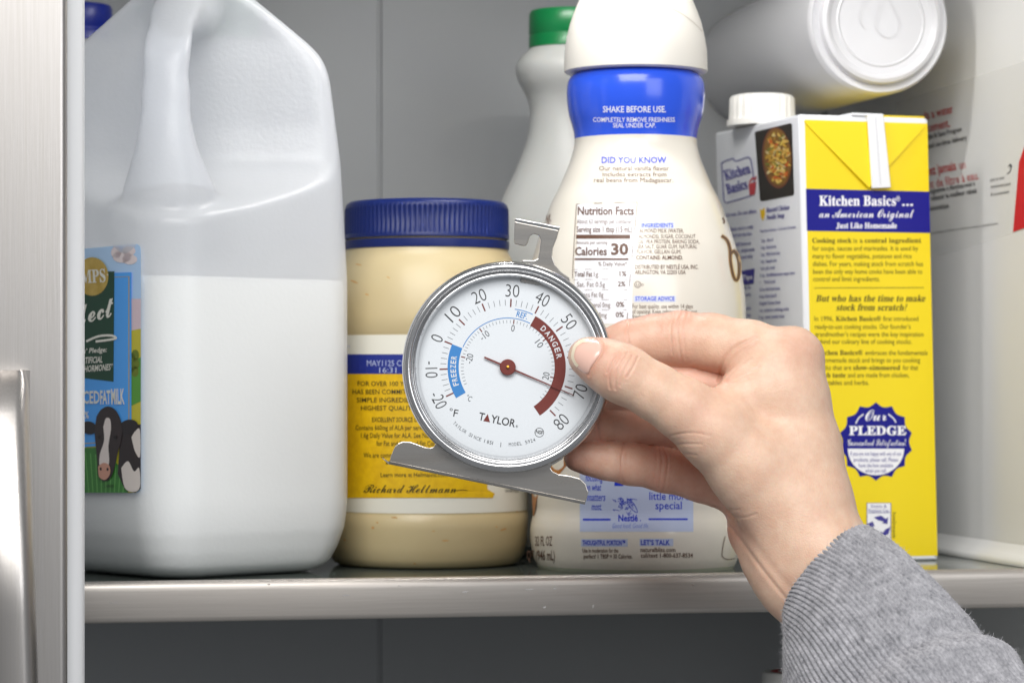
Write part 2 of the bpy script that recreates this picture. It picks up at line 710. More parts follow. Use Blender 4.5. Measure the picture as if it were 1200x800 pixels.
pst = P(26, 446, 1060)
mk('handle_post', *box_geo(lambda a, b_, z: pst + np.array([a, b_, z]), -14, 1, -4, 16, -8, 4), M_steel, h)

# ------------------------------------------------------------------ wall sticker
wall_pl = Plane(FR(A_W, 0), FR(-1, 0) - FR(0, 0))
M_film = bpy.data.materials.new('clear_film')
M_film.use_nodes = True
nt = M_film.node_tree
b = nt.nodes['Principled BSDF']
b.inputs['Base Color'].default_value = lin((238, 238, 236))
b.inputs['Roughness'].default_value = 0.22
b.inputs['Alpha'].default_value = 0.28
M_red = pmat('red_print', (190, 52, 48), 0.5)
M_redbig = pmat('red_sticker', (200, 14, 22), 0.4)
M_blk = pmat('black_print', (46, 44, 46), 0.5)
st_o = wall_pl.hit([1130], [280], 0.2)[0]
stick = thing('sticker', st_o, 'clear film sticker with red and black bilingual water filter notice on the inner wall', 'sticker')


def wslope(px, py): return (py - 450.0) / (px + 108.0)      # lines of the wall run to the vanishing point


pr = Print(wall_pl, 0.15)
pts = []
q = [(1050, 120), (1150, 88), (1205, 70), (1205, 268), (1110, 297), (1060, 308)]
pr.poly(q)
film = pr.build('film', M_film, stick)
pr = Print(wall_pl, 0.3)
pr.poly([(1194, 190), (1215, 130), (1215, 262), (1187, 272)])
pr.build('red_patch', M_redbig, stick)
pr = Print(wall_pl, 0.28)


def wt(txt, x, y, h, w, st=None, bold=0.0, al='l'):
    pr.text(txt, x, y, h, w, ang=math.atan(wslope(x, y)), st=st, bold=bold, al=al)


wt('needs a water', 1071, 144, 10, 48, bold=0.01)
wt('replacement.', 1071, 159, 10, 44, bold=0.01)
wt('Manquez jamais', 1066, 210, 10.5, 56, 'sb')
wt('un', 1125, 198.5, 10, 7)
wt('changement de filtre à eau.', 1053, 228, 10, 96)
pr.build('lettering', M_red, stick)
pr = Print(wall_pl, 0.28)
wt('with Subscribe & Save Program', 1064, 169, 5.6, 65, bold=0.015)
wt('discount and on-time delivery', 1067, 179, 5.6, 68, bold=0.015)
wt('avec un programme « Abonnez-vous »', 1072, 230.5, 5.8, 72, bold=0.015)
wt('et pour obtenir le meilleur rabais', 1074, 238.5, 5.8, 72, bold=0.015)
wt('automatique.', 1090, 247, 5.8, 23, bold=0.015)
wt('Ce produit peut contribuer au filtre et réduire certains contaminants.', 1066, 278, 2.6, 105)
wt('scan to save', 1160, 213, 4.0, 17, 'si')
wt('numérisez pour', 1161, 221, 4.0, 24, 'si')
wt('& économiser', 1161, 230, 4.0, 22, 'si')
pr.curve([(1180, 204), (1184, 200), (1184, 193)], 0.9)
pr.curve([(1181.5, 196), (1184, 192.5), (1186, 196)], 0.8)
pr.build('lettering', M_blk, stick)

# ------------------------------------------------------------------ water filter housing
wf_c = P(1034, 24, 1340)
fa = np.array([-US, UC, 0.0])           # axis, into the fridge
fu = np.array([UC, US, 0.0])


def FF(a, b_, h): return wf_c + fu * a + np.array([0, 0, 1.0]) * b_ + fa * h


M_filt = pmat('filter_white_plastic', (204, 204, 207), 0.36, coat=0.1, bump=(700, 0.03))
wf = thing('water_filter_housing', wf_c, 'white round water filter housing with domed cap mounted high on the wall', 'filter housing')
fix_normals(mk('sleeve', *lathe_geo([(31.4, 5), (33.4, 4), (34.6, 6), (34.6, 9), (34.0, 60), (32, 205)], FF, 72), M_filt, wf))
fix_normals(mk('end_cap', *lathe_geo([(29.8, 12), (29.8, 2.5), (29.2, 0.6), (27.5, 0), (26.0, 0.5), (25, 1.6), (22, 2.2), (21.2, 1.7), (20.4, 2.3), (0.01, 2.8)], FF, 72, cap1=False), M_filt, wf))
dp = Print(Plane(wf_c + fa * 2.0, -fa), 0.12)
dp.curve([(1037, -8), (1028, 18), (1027, 32), (1036, 43), (1047, 42), (1054, 32), (1052, 20), (1040, -6)], 0.9)
dp.curve([(1018, -5), (1009, 12), (1008, 24), (1014, 33)], 0.9)
dp.build('drop_emblem', pmat('embossed_grey', (206, 206, 208), 0.4), wf)
mk('bracket', *box_geo(lambda a, b_, z: wf_c + fu * a + fa * b_ + np.array([0, 0, z]), 22, A_W - 375 + 1, 60, 180, -6, 8), M_wall, wf)

# ------------------------------------------------------------------ stock carton
th = math.radians(18)
e1 = np.array([math.cos(th), math.sin(th), 0]); e2 = np.array([-math.sin(th), math.cos(th), 0])
C1 = P(1100.5, 656, 1335.0); C1[2] = 0
C0 = C1 - 66 * e1
SH = -0.026
CH = 207.0


def CF(a, b_, z):
    zz = z
    return C0 + e1 * (a + SH * zz) + e2 * b_ + np.array([0, 0, zz])


CB = C0.copy()
carton = thing('stock_carton', CF(33, 52, 0), 'tall yellow and white cooking stock carton with white screw cap', 'carton')
M_cw = pmat('carton_white_card', (226, 228, 232), 0.42, coat=0.1, bump=(350, 0.06))
M_cy = pmat('carton_yellow_print', (234, 208, 0), 0.42, coat=0.12, bump=(350, 0.05))
M_cb = pmat('carton_blue_print', (14, 14, 128), 0.5, spec=0.3)
M_cink = pmat('carton_dark_ink', (70, 62, 10), 0.6)
M_cwht = pmat('carton_white_ink', (236, 236, 240), 0.5)
M_cbi = pmat('carton_blue_ink', (58, 52, 140), 0.55)
# body as a slightly pillowy rounded box
nA, nB, nZ = 10, 12, 24


def carton_body():
    v, f = [], []
    prof = []
    r = 2.2
    for i in range(nZ + 1):
        z = CH * i / nZ
        ring = []
        W, L = 66.0, 104.0
        per = []
        for (cx, cy, a0) in ((W - r, r, -90), (W - r, L - r, 0), (r, L - r, 90), (r, r, 180)):
            for k in range(4):
                t = math.radians(a0 + 30 * k)
                per.append((cx + r * math.cos(t), cy + r * math.sin(t)))
        v += [CF(a, b_, z) for a, b_ in per]
    n = 16
    for i in range(nZ):
        for k in range(n):
            k2 = (k + 1) % n
            f.append((i * n + k, i * n + k2, (i + 1) * n + k2, (i + 1) * n + k))
    f.append(tuple(range(n))[::-1]); f.append(tuple(range(nZ * n, (nZ + 1) * n)))
    return v, f


body = fix_normals(mk('carton_body', *carton_body(), M_cw, carton, sharp=40))
bv = body.modifiers.new('bevel', 'BEVEL'); bv.width = 0.0012; bv.segments = 2; bv.limit_method = 'ANGLE'
yel = Plane(CF(0, 0, 0), np.cross(CF(1, 0, 0) - CF(0, 0, 0), CF(0, 0, 1) - CF(0, 0, 0)))
if yel.n[1] > 0: yel.n = -yel.n
whi = Plane(CF(0, 0, 0), np.cross(CF(0, 1, 0) - CF(0, 0, 0), CF(0, 0, 1) - CF(0, 0, 0)))
if whi.n[0] > 0: whi.n = -whi.n


def ypanel(name, a0, a1, z0, z1, mat, o_, parent, n=1):
    pts = [CF(a0, 0, z0), CF(a1, 0, z0), CF(a1, 0, z1), CF(a0, 0, z1)]
    pts = [p + yel.n * o_ for p in pts]
    return mk(name, pts, [(0, 1, 2, 3)], mat, parent, smooth=False)


yp = ypanel('yellow_panel', 2.6, 65.2, 2.2, CH - 2.5, M_cy, 0.1, carton)
# blue band: rows 222..271
zb1 = EYE + (HY - 222) / F * 1318; zb0 = EYE + (HY - 271) / F * 1318
ypanel('blue_band', 2.4, 65.3, zb0, zb1, M_cb, 0.2, yp)
# folded ear: triangle proud of the face
tri = [CF(1.8, 0, CH - 3.2), CF(64.5, 0, CH - 3.2), CF(33.5, 0, zb1 + 1.0)]
tv = [p + yel.n * 0.25 for p in tri] + [tri[0] + yel.n * 0.6, tri[1] + yel.n * 0.6, tri[2] + yel.n * 2.2]
ear = mk('folded_ear', tv, [(0, 1, 2)[::-1], (3, 4, 5), (0, 1, 4, 3), (1, 2, 5, 4), (2, 0, 3, 5)], M_cy, carton, smooth=False)
fix_normals(ear)
# white sealing tab over the ear and top
ptab = [(1016, 133), (1035, 133.5), (1043, 220), (1021, 221)]
base = yel.hit([p[0] for p in ptab], [p[1] for p in ptab], 1.4)
top = yel.hit([p[0] for p in ptab], [p[1] for p in ptab], 2.4)
top[2] += yel.n * 1.0; top[3] += yel.n * 1.0
tab = fix_normals(mk('sealing_tab', list(base) + list(top), [(0, 1, 2, 3), (4, 5, 6, 7)[::-1], (0, 1, 5, 4), (1, 2, 6, 5), (2, 3, 7, 6), (3, 0, 4, 7)], M_cw, carton, smooth=False))
tb = tab.modifiers.new('bevel', 'BEVEL'); tb.width = 0.0004; tb.segments = 2
pr = Print(Plane(top[0], np.cross(top[1] - top[0], top[3] - top[0]) * (1 if np.cross(top[1] - top[0], top[3] - top[0])[1] < 0 else -1)), 0.08)
pr.stroke([(1026, 137), (1032, 217)], 0.9)
pr.build('crease_line', pmat('card_crease', (196, 197, 200), 0.6), tab)
# top rim along the carton top with the seam fin
fin = MB().add(*box_geo(lambda a, b_, z: CF(a, b_, z), 26.5, 34.5, -0.5, 104.5, CH + 0.2, CH + 1.4))
mk('top_seam', fin.v, fin.f, M_cw, carton, smooth=False)
rim = mk('top_fold', *box_geo(CF, 36, 64.5, 1.5, 100, CH + 0.2, CH + 0.9), M_cy, carton, smooth=False)
# screw cap
capx, capd = 893.0, 1378.0
cc = P(capx, 160, capd); cc[2] = CH


def rib_cap(i, t, k): return 0.35 * (1 if (k // 2) % 2 else -1) if 2 <= i <= 4 else 0


fix_normals(mk('screw_cap', *lathe_geo([(17.2, 0.3), (17.2, 3.0), (15.7, 3.2), (15.6, 8), (15.4, 13.6), (14.6, 14.8), (12.5, 15.4), (0.01, 15.4)], up_frame(cc[0], cc[1], CH), 96, cap1=False, rib=rib_cap), M_white, carton, sharp=50))

pr = Print(yel, 0.3)
pr.text('Kitchen Basics', 960, 241, 11.5, 90, st='b', bold=0.012, res=3)
pr.text('®', 1050, 236, 6, 5)
pr.text('...', 1057, 241, 11, 13, st='b', bold=0.02)
pr.text('an American Original', 960, 255, 10.5, 111, st='s', res=3)
pr.text('Just Like Homemade', 980, 267.5, 6.4, 71, st='b', bold=0.012)
pr.build('lettering', M_cwht, yp)
pr = Print(yel, 0.25)
L = [('Cooking stock', 952, 284.5, 46, 'b'), ('is a', 1000, 284.5, 11, None), ('central ingredient', 1013.5, 284.5, 66, 'b'),
     ('for soups, sauces and marinades. It is used by', 952, 293.6, 124, None),
     ('many to flavor vegetables, potatoes and rice', 952.3, 302.7, 116, None),
     ('dishes. For years, making stock from scratch has', 952.6, 311.8, 129, None),
     ('been the only way home cooks have been able to', 952.9, 320.8, 128, None),
     ('control and limit ingredients.', 953.1, 329.5, 78, None),
     ('In 1996,', 954.5, 376, 22, None), ('Kitchen Basics®', 979.5, 376, 53, 'b'), ('first introduced', 1035, 376, 41, None),
     ('ready-to-use cooking stocks. Our founder’s', 955, 385.3, 112, None),
     ('grandmother’s recipes were the key inspiration', 955.2, 394.2, 127, None),
     ('behind our culinary line of cooking stocks.', 955.5, 402.8, 113, None),
     ('Kitchen Basics®', 956, 415.8, 55, 'b'), ('embraces the fundamentals', 1014, 415.8, 73, None),
     ('of homemade stock and brings to you cooking', 956.3, 424.5, 122, None),
     ('stocks that are', 956.5, 433.3, 41, None), ('slow-simmered', 1000, 433.3, 55, 'b'), ('for that', 1058, 433.3, 18, None),
     ('fresh taste', 957, 442, 34, 'b'), ('and are made from chicken,', 993.5, 442, 72, None),
     ('vegetables and herbs.', 957.3, 450.8, 61, None)]
for (tx, x, y, w, s_) in L:
    pr.text(tx, x, y, 5.6, w, st=s_, bold=0.0 if s_ is None else 0.004)
pr.stroke([(954, 337.3), (1082.5, 337)], 0.7)
pr.text('But who has the time to make', 956, 353.2, 7.6, 128, st='bi', bold=0.004)
pr.text('stock from scratch?', 980, 363.8, 7.6, 82, st='bi', bold=0.004)
pr.text('how2recycle', 1046, 600, 4.2, 30, ang=math.pi / 2)
pr.build('lettering', M_cink, yp)
# pledge seal
pr = Print(yel, 0.25)
sc = (1026.5, 517)
pts = []
for i in range(168):
    t = 2 * math.pi * i / 168
    r = 38.8 + 4.4 * (1 - abs(math.sin(t * 7)))
    pts.append((sc[0] + r * math.sin(t), sc[1] - r * 1.06 * math.cos(t)))
pr.poly(pts)
seal = pr.build('pledge_seal', M_cb, carton)
pr = Print(yel, 0.4)
pr.poly([(sc[0] + 33 * math.cos(t), 525.5 + 31 * math.sin(t) * 1.0) for t in [math.pi * i / 24 for i in range(25)]])
pr.text('Our', 1014, 493, 14, 25, st='s', ang=-0.02)
pr.text('PLEDGE', 995, 509.3, 10.2, 67, st='b', bold=0.02)
pr.text('Guaranteed Satisfaction!', 993.5, 521.8, 8, 68, st='s')
pr.curve([(1003, 496), (1006, 490), (1012, 485)], 1.4)
pr.curve([(1041, 485), (1047, 490), (1050, 495)], 1.4)
pr.build('lettering', M_cwht, seal)
pr = Print(yel, 0.52)
for tx, y, w in (('If you are not happy with any of our', 533.5, 60), ('products, please call. Please', 540.5, 52), ('have the box available', 547.2, 40), ('when you call.', 553.3, 25)):
    pr.text(tx, sc[0], y, 4.6, w, al='c')
pr.build('lettering', M_cbi, seal)
pr = Print(yel, 0.3)
pr.rect(1016, 589, 1044, 634)
rp = pr.build('recycle_panel', M_cwht, carton)
pr = Print(yel, 0.42)
pr.stroke([(1016, 589), (1044, 589), (1044, 634), (1016, 634)], 0.8, closed=True)
pr.stroke([(1017, 600.5), (1043, 600.3)], 0.6)
pr.text('Empty &', 1030, 594.4, 3.4, 18, al='c')
pr.text('Replace Cap', 1030, 599.3, 3.4, 24, al='c')
for k in range(3):
    t0 = 120 * k + 8
    c0 = (1030.5, 617)
    A = [(c0[0] + r_ * math.sin(math.radians(t0 + a_)), c0[1] - r_ * math.cos(math.radians(t0 + a_))) for r_, a_ in ((13, -38), (13.5, 0), (12, 30), (15.5, 34), (10, 62), (5.5, 30), (8, 30), (8, -20))]
    pr.poly(A)
pr.build('recycle_mark', M_cbi, rp)

# white face
def wang(x, y): return math.atan((y - 450.0) / (x + 483.0) * 0.93)


pr = Print(whi, 0.2)
pr.poly([(885, 154.5), (926, 144.5), (928, 146), (930.5, 227), (929, 229), (893, 236), (890.5, 234.5), (884.5, 157)])
photo = pr.build('soup_photo', pmat('photo_dark', (40, 34, 28), 0.5), carton)
pr = Print(whi, 0.32)
pr.ell(910.5, 185, 17.5, 36, 32, rot=-0.06)
bowl = pr.build('soup_bowl', pmat('bowl_brown', (112, 64, 40), 0.5), photo)
pr = Print(whi, 0.4)
pr.ell(911, 184.5, 15.8, 33.5, 32, rot=-0.06)
pr.build('broth', pmat('broth_tan', (130, 92, 36), 0.5), photo)
cols = [(226, 200, 90), (222, 204, 150), (120, 130, 50), (214, 170, 60), (206, 96, 36), (196, 150, 56), (226, 190, 96)]
for ci, cc_ in enumerate(cols):
    pr = Print(whi, 0.48 + 0.05 * ci)
    for k in range(24):
        rr = math.sqrt(rnd.random()) * 0.9; t = rnd.random() * 6.283
        x, y = 911 + 15 * rr * math.cos(t), 184.5 + 32.5 * rr * math.sin(t)
        l = 1.6 + 2.6 * rnd.random()
        pr.ell(x, y, l, 0.8 + 0.8 * rnd.random(), 7, rot=rnd.random() * 3.14)
    pr.build('food_pieces', pmat('food_%d' % ci, cc_, 0.5), photo)
pr = Print(whi, 0.25)
pr.curve([(845.5, 193), (847, 190), (857, 186.5), (859.5, 186), (862, 189), (875, 184.8), (879, 186), (881, 194), (884, 215), (884, 224), (880, 229), (856, 236.5), (850, 237), (848, 232), (846.5, 205)], 1.1, 3, closed=True)
pr.text('Kitchen', 850.5, 211.5, 11.5, 31, ang=-0.30, st='b', bold=0.014)
pr.text('Basics', 852.5, 227.5, 11.5, 25, ang=-0.27, st='b', bold=0.014)
W2 = [('Ready to use. Do not dilute.', 842, 255.5, 45, 4.6, 'si'), ('Roasted Chicken', 898, 249, 27, 5.5, 'i'), ('Noodle Soup', 898, 257.5, 21, 5.5, 'i'),
      ('Prep time: 5 minutes – Cook time: 20 minutes', 891, 272.5, 42, 3.4, None)]
for i, l_ in enumerate(('Kitchen Basics stock is ready', 'to use right from the box.', 'Kitchen Basics® Stock can', 'bring a savory, simple taste', 'and can be enjoyed daily.')):
    W2.append((l_, 846 + i * 0.5, 272 + i * 7.6 + (3 if i > 1 else 0), 37 - (i % 3) * 2, 4.2, None))
for i, l_ in enumerate(('2 tsp   olive oil', '1 cup   sliced carrots', '1 cup   thinly sliced celery', '1 cup   chopped onion', '1 clove  garlic, minced', '½ tsp   dried Mediterranean oregano leaves', '1        Turkish bay leaf', '1/2 tsp  dried thyme leaves', '4 cups  Kitchen Basics®', '           Original Chicken Stock', '1 cup   prepared or cooked egg noodles', '½ cup   cooked, shredded chicken')):
    W2.append((l_, 892 - i * 0.25, 284 + i * 8.15, [14, 18, 23, 19, 17, 41, 18, 24, 20, 25, 35, 30][i], 4.0, None))
for i, l_ in enumerate(('Freeze leftover for', 'soups or gravies', '', 'Do not microwave', 'in the carton box')):
    if l_: W2.append((l_, 858, 340 + i * 8, 22, 4.2, None))
for tx, x, y, w, h_, s_ in W2:
    pr.text(tx, x, y, h_, w, ang=wang(x, y), st=s_, bold=0.008)
pr.poly([(866, 318), (884, 314.5), (883, 332), (867, 334.5)])
pr.build('lettering', M_cbi, carton)
pr = Print(whi, 0.4)
pr.text('Kitchen Tips', 846, 330.5, 5.5, 36, ang=-0.1, st='sb')
pr.build('lettering', M_cwht, carton)
pr = Print(whi, 0.25)
pr.poly([(890.5, 245), (893, 246.5), (896, 243), (896.5, 251), (894, 259), (891.5, 254)])
pr.build('yellow_bird', pmat('print_yellow', (240, 196, 20), 0.5), carton)
pr = Print(whi, 0.33)
pr.poly([(877, 215.5), (886, 213), (884.5, 228), (878.5, 229)])
pr.curve([(878, 214), (882, 208.5), (884, 211), (886, 206.5)], 1.6)
pr.build('red_pot', pmat('print_red', (188, 60, 66), 0.5), carton)

# ------------------------------------------------------------------ creamer bottle
BX, BY = 55.8, 1283.0
bs = BY / F


def bz(y): return EYE + (HY - y) * bs


bprof = [(40, 0.0), (43, 0.3)]
for y, hw in ((666, 113), (660, 117), (652, 120.5), (640, 123), (628, 124.3), (617, 124.3), (608, 122.5), (601, 120.5), (594, 119.6), (586, 120.4), (575, 122), (540, 125.5), (480, 129), (430, 131), (400, 131), (377, 130), (342, 128), (299, 120.5), (256, 106.5), (236, 98.8), (219, 90), (205, 84), (192, 78.5), (180, 74.6), (169, 72.3), (158, 72.8), (148, 75), (136, 78.6), (122, 80.8), (108, 81.5), (98, 80.5), (92, 78), (88, 74), (84, 68)):
    bprof.append((hw * bs * 0.994, bz(y)))
bprof = [tuple(p) for p in smooth_prof(bprof, 4)]
bottle = thing('creamer_bottle', (BX, BY, 0), 'cream white creamer bottle with blue neck band and brown nutrition panel', 'bottle')
M_cream = pmat('cream_shrink_sleeve', (232, 226, 214), 0.24, coat=0.35, bump=(160, 0.04))
M_band = pmat('blue_sleeve_band', (40, 86, 224), 0.22, coat=0.4, bump=(160, 0.04))
M_base = pmat('milky_bottle_base', (196, 200, 180), 0.35)
i_base = [i for i, p in enumerate(bprof) if p[1] <= bz(660)][-1]
i_b0 = [i for i, p in enumerate(bprof) if p[1] >= bz(166)][0]
fix_normals(mk('bottle_base', *lathe_geo(bprof[:i_base + 1], up_frame(BX, BY), 96, cap1=False), M_base, bottle))
bbody = fix_normals(mk('sleeve_body', *lathe_geo(bprof[i_base:i_b0 + 1], up_frame(BX, BY), 128, False, False), M_cream, bottle, sharp=180))
band = fix_normals(mk('neck_band', *lathe_geo(bprof[i_b0:], up_frame(BX, BY), 128, False, True), M_band, bottle, sharp=80))
cprof = [(60 * bs, bz(86)), (81 * bs, bz(86.5)), (84 * bs, bz(84.5)), (84 * bs, bz(78)), (83.4 * bs, bz(60)), (81 * bs, bz(45)), (77 * bs, bz(28)), (72 * bs, bz(14)), (66.5 * bs, bz(1)), (65 * bs, bz(-2)), (65.5 * bs, bz(-4)), (62 * bs, bz(-16)), (52 * bs, bz(-27)), (30 * bs, bz(-33)), (0.01, bz(-34))]
bcap = fix_normals(mk('flip_cap', *lathe_geo(cprof, up_frame(BX, BY), 96, True, False), M_capwhite, bottle, sharp=40))
capsurf = Rev(BX, BY, cprof[1:])
pr = Print(capsurf, 0.1)
pr.curve([(752, -2), (772, 4), (795, 14), (812, 26), (823, 37)], 0.9, 6)
pr.build('lid_seam', pmat('cap_seam_shadow', (198, 192, 182), 0.7), bcap)
BS = Rev(BX, BY, bprof)
M_brown = pmat('brown_ink', (98, 68, 52), 0.5)
M_blue_ink = pmat('blue_ink', (60, 92, 220), 0.5)
M_pale_blue = pmat('pale_blue_print', (192, 204, 234), 0.4)
M_paler_blue = pmat('paler_blue_print', (214, 219, 236), 0.4)
M_deep_blue = pmat('deep_blue_ink', (28, 58, 206), 0.4)
M_bw = pmat('white_ink', (240, 240, 244), 0.4)
pr = Print(BS, 0.15)
pr.text('SHAKE BEFORE USE.', 706.5, 131.7, 7, 74, bold=0.012)
pr.text('COMPLETELY REMOVE FRESHNESS', 695, 143, 5.2, 96, bold=0.008)
pr.text('SEAL UNDER CAP.', 718.4, 149.6, 5.2, 50, bold=0.008)
pr.build('lettering', M_bw, band)
pr = Print(BS, 0.2)
pr.text('DID YOU KNOW', 705, 191, 7, 76, st='sb')
pr.text('INGREDIENTS', 752, 266.2, 4.6, 37, st='sb')
pr.text('STORAGE ADVICE', 744.5, 352.2, 4.8, 46, st='sb')
pr.build('lettering', M_blue_ink, bbody)
for q_ in ((750, 260.5, 790, 267.6, 6), (742.5, 346.6, 792, 353.8, 6), (681, 631.2, 735.5, 640, 6), (749.5, 630.8, 789, 639.4, 6), (679.5, 538, 812.5, 622.6, 24, 24)):
    pr = Print(BS, 0.1)
    pr.rect(*q_)
    pr.build('tint_panel', M_pale_blue if q_[1] > 500 else M_paler_blue, bbody)
pr = Print(BS, 0.1)
pts = []
pr.rect(676.5, 239.5, 745, 300, 10, 14)
pr.rect(673.5, 300, 741, 379, 10, 14)
pr.build('facts_panel', M_bw, bbody)
pr = Print(BS, 0.2)
pr.stroke([(675.6, 239.5), (700, 238.2), (725, 237.4), (747, 237), (744.5, 262), (741, 295), (738, 330), (734.7, 378)], 0.8)
pr.stroke([(675.6, 239.5), (674, 262), (672.5, 290), (671, 318), (670, 378)], 0.8)
pr.text('Nutrition Facts', 677, 251.6, 9.2, 66, st='sb', bold=0.006)
pr.text('About 63 servings per container', 676, 262.2, 5.6, 65)
pr.text('Serving size 1 tbsp (15 mL)', 675.6, 272, 6.6, 65, st='sb')
pr.rect(675, 275, 738.5, 279.8, 10)
pr.text('Amount per serving', 674.8, 286, 3.8, 37, bold=0.01)
pr.text('Calories', 673.8, 299, 9.2, 37.5, st='sb', bold=0.006)
pr.text('30', 716, 298.2, 12.5, 20.5, st='sb', bold=0.02)
pr.rect(673.5, 302.5, 736.5, 304.8, 10)
pr.text('% Daily Value*', 701, 311.4, 4.4, 34, bold=0.01)
for y in (315.5, 327.4, 339.6, 351.3, 363.2):
    pr.stroke([(672, y + 0.5), (690, y), (710, y - 0.2), (736 - (y - 315) * 0.03, y)], 0.45)
for tx, x, y, w, b_ in (('Total Fat', 673, 324, 21, 1), ('1g', 696, 324, 5, 0), ('1%', 726, 323.4, 8, 1), ('Sat. Fat 0.5g', 676, 336, 33, 0), ('2%', 724, 335.4, 9, 1), ('Trans Fat 0g', 678, 348, 29, 0), ('Cholesterol 0mg', 678, 360, 37, 0), ('0%', 722, 359.4, 9.5, 1), ('Sodium 0mg', 683, 371.8, 28, 0), ('0%', 721.5, 371.4, 9.5, 1)):
    pr.text(tx, x, y, 5.6, w, st='sb' if b_ else None)
pr.text('Our natural vanilla flavor', 702, 199.8, 5.2, 82)
pr.text('includes extracts from', 706, 206.8, 5.2, 75)
pr.text('real beans from Madagascar.', 696, 213.6, 5.2, 93)
for tx, x, y, w in (('ALMOND MILK (WATER,', 749.3, 272.6, 52), ('ALMONDS), SUGAR, COCONUT', 748.5, 279.2, 66.5), ('OIL, PEA PROTEIN, BAKING SODA,', 747.7, 285.3, 72), ('SEA SALT, GUAR GUM, NATURAL', 747, 291.2, 70), ('FLAVOR, GELLAN GUM.', 746.3, 297.2, 52)):
    pr.text(tx, x, y, 4.5, w)
pr.text('CONTAINS: ALMOND.', 745.4, 304, 4.5, 55, st='sb')
pr.text('DISTRIBUTED BY NESTLÉ USA, INC.', 744.3, 315, 4.6, 74, bold=0.012)
pr.text('ARLINGTON, VA 22203 USA', 744, 321.2, 4.6, 59.5, bold=0.012)
pr.curve([(747.3 + 3.6 * math.cos(t), 333.3 + 3.6 * math.sin(t)) for t in [0.628 * i for i in range(10)]], 0.7, 2, closed=True)
pr.text('U', 745.6, 335.3, 4, 3.4)
pr.text('D', 751.6, 335, 2.8, 2.8)
pr.text('For best quality, use within 14 days', 741, 361.2, 5, 71)
pr.text('of opening. Keep refrigerated. Do not', 741, 367.3, 5, 76)
pr.text('freeze. Store below 45 degrees.', 741, 373.3, 5, 66)
pr.text('32 FL OZ', 627, 639, 11, 20, bold=0.004)
pr.text('QT (946 mL)', 617.5, 656, 11.5, 32.5, bold=0.004)
pr.text('Use in moderation for the', 682.5, 647, 4.8, 42, bold=0.012)
pr.text('perfect! 1 TBSP = 30 Calories.', 684, 653.8, 4.8, 57, bold=0.012)
pr.text('naturalbliss.com', 750.5, 646.2, 5, 41, bold=0.012)
pr.text('call/text 1-800-637-8534', 751, 652.8, 5, 61, bold=0.012)
pr.curve([(850, 628), (848, 636), (846.5, 646), (847, 652), (853, 655), (861, 654)], 0.8, 5)
pr.build('lettering', M_brown, bbody)
pr = Print(BS, 0.2)
for tx, x, y, w, h_ in (('focusing', 686, 563.5, 20, 9), ('on what', 686, 574.5, 18, 8), ('matters', 688, 586.5, 21, 9), ('most.', 693, 597.3, 12, 8.5), ('every day a', 765, 573.5, 36, 8.5), ('little more', 761, 585.3, 47, 9), ('special', 768, 596.2, 31, 9)):
    pr.text(tx, x, y, h_, w, shear=0.12 if x < 700 else 0.0, bold=0.006)
pr.poly([(722, 552), (731.5, 552), (730.5, 569), (719.8, 569)])
pr.poly([(742, 552), (750.5, 552), (753, 569), (740.5, 569)])
pr.text('Nestlé', 724.5, 610.3, 7.4, 23, st='sb', bold=0.01)
pr.ell(750.5, 609.5, 0.8, 0.8, 8)
pr.rect(683, 607.2, 715.5, 609.6, 6); pr.rect(760, 606.8, 806, 609, 6)
# emblem: nest with birds
rr = random.Random(3)
for k in range(26):
    x, y = 733 + rr.uniform(-13, 11), 592 + rr.uniform(-8, 9)
    pr.curve([(x, y), (x + rr.uniform(-4, 4), y + rr.uniform(-3, 3)), (x + rr.uniform(-6, 6), y + rr.uniform(-5, 5))], 0.55, 4)
pr.curve([(735, 584), (739, 586), (744, 592), (747, 600), (741, 597), (736, 590)], 0.8, 5, closed=True)
pr.curve([(725, 585), (729, 584), (731, 588), (728, 592), (726, 588)], 0.7, 5)
pr.text('THOUGHTFUL PORTION™', 682.5, 638.4, 5.6, 50, st='sb')
pr.text('LET’S TALK', 751, 638, 5.6, 34, st='sb')
pr.build('lettering', M_deep_blue, bbody)
pr = Print(BS, 0.2)
pr.text('Good food, Good life.', 717, 618.3, 5.6, 43, st='si')
pr.build('lettering', pmat('mid_blue_ink', (120, 146, 226), 0.4), bbody)
# big brown script on both sides
pr = Print(BS, 0.2)
pr.curve([(845.6, 276), (852, 281), (855.5, 291), (856.5, 308), (860, 324), (864, 328), (866.8, 318), (865.8, 303), (861, 294), (857, 297)], 4.2, 6)
pr.build('script_mark', pmat('gold_ink', (196, 158, 92), 0.4), bbody)
pr = Print(BS, 0.3)
pr.curve([(845.6, 276), (852, 281), (855.5, 291), (856.5, 308), (860, 324), (864, 328), (866.8, 318), (865.8, 303), (861, 294), (857, 297)], 2.6, 6)
pr.curve([(847, 255), (849, 259), (848, 262)], 1.6, 4)
pr.curve([(640.5, 252), (641, 257), (643, 262)], 1.1, 4)
pr.curve([(644.5, 251), (643, 257), (646, 259)], 1.1, 4)
pr.build('script_mark', M_brown, bbody)
pr = Print(BS, 0.18)
pr.add([(x, y) for y, xa, xb in ((500, 618.8, 660), (520, 619.8, 664), (545, 621.2, 664), (556, 621.8, 655), (566, 622.2, 640), (585, 623.5, 629), (604, 624.6, 625.6)) for x in (xa, (xa + xb) / 2, xb)],
       [(3 * i + k, 3 * i + 3 + k, 3 * i + 4 + k, 3 * i + 1 + k) for i in range(6) for k in range(2)])
pr.build('brown_picture', pmat('almond_brown', (150, 92, 50), 0.4, vary=(200, (196, 132, 74))), bbody)

# ------------------------------------------------------------------ mayonnaise jar
JX, JY = -39.2, 1308.0
js = JY / F


def jz(y): return EYE + (HY - y) * js


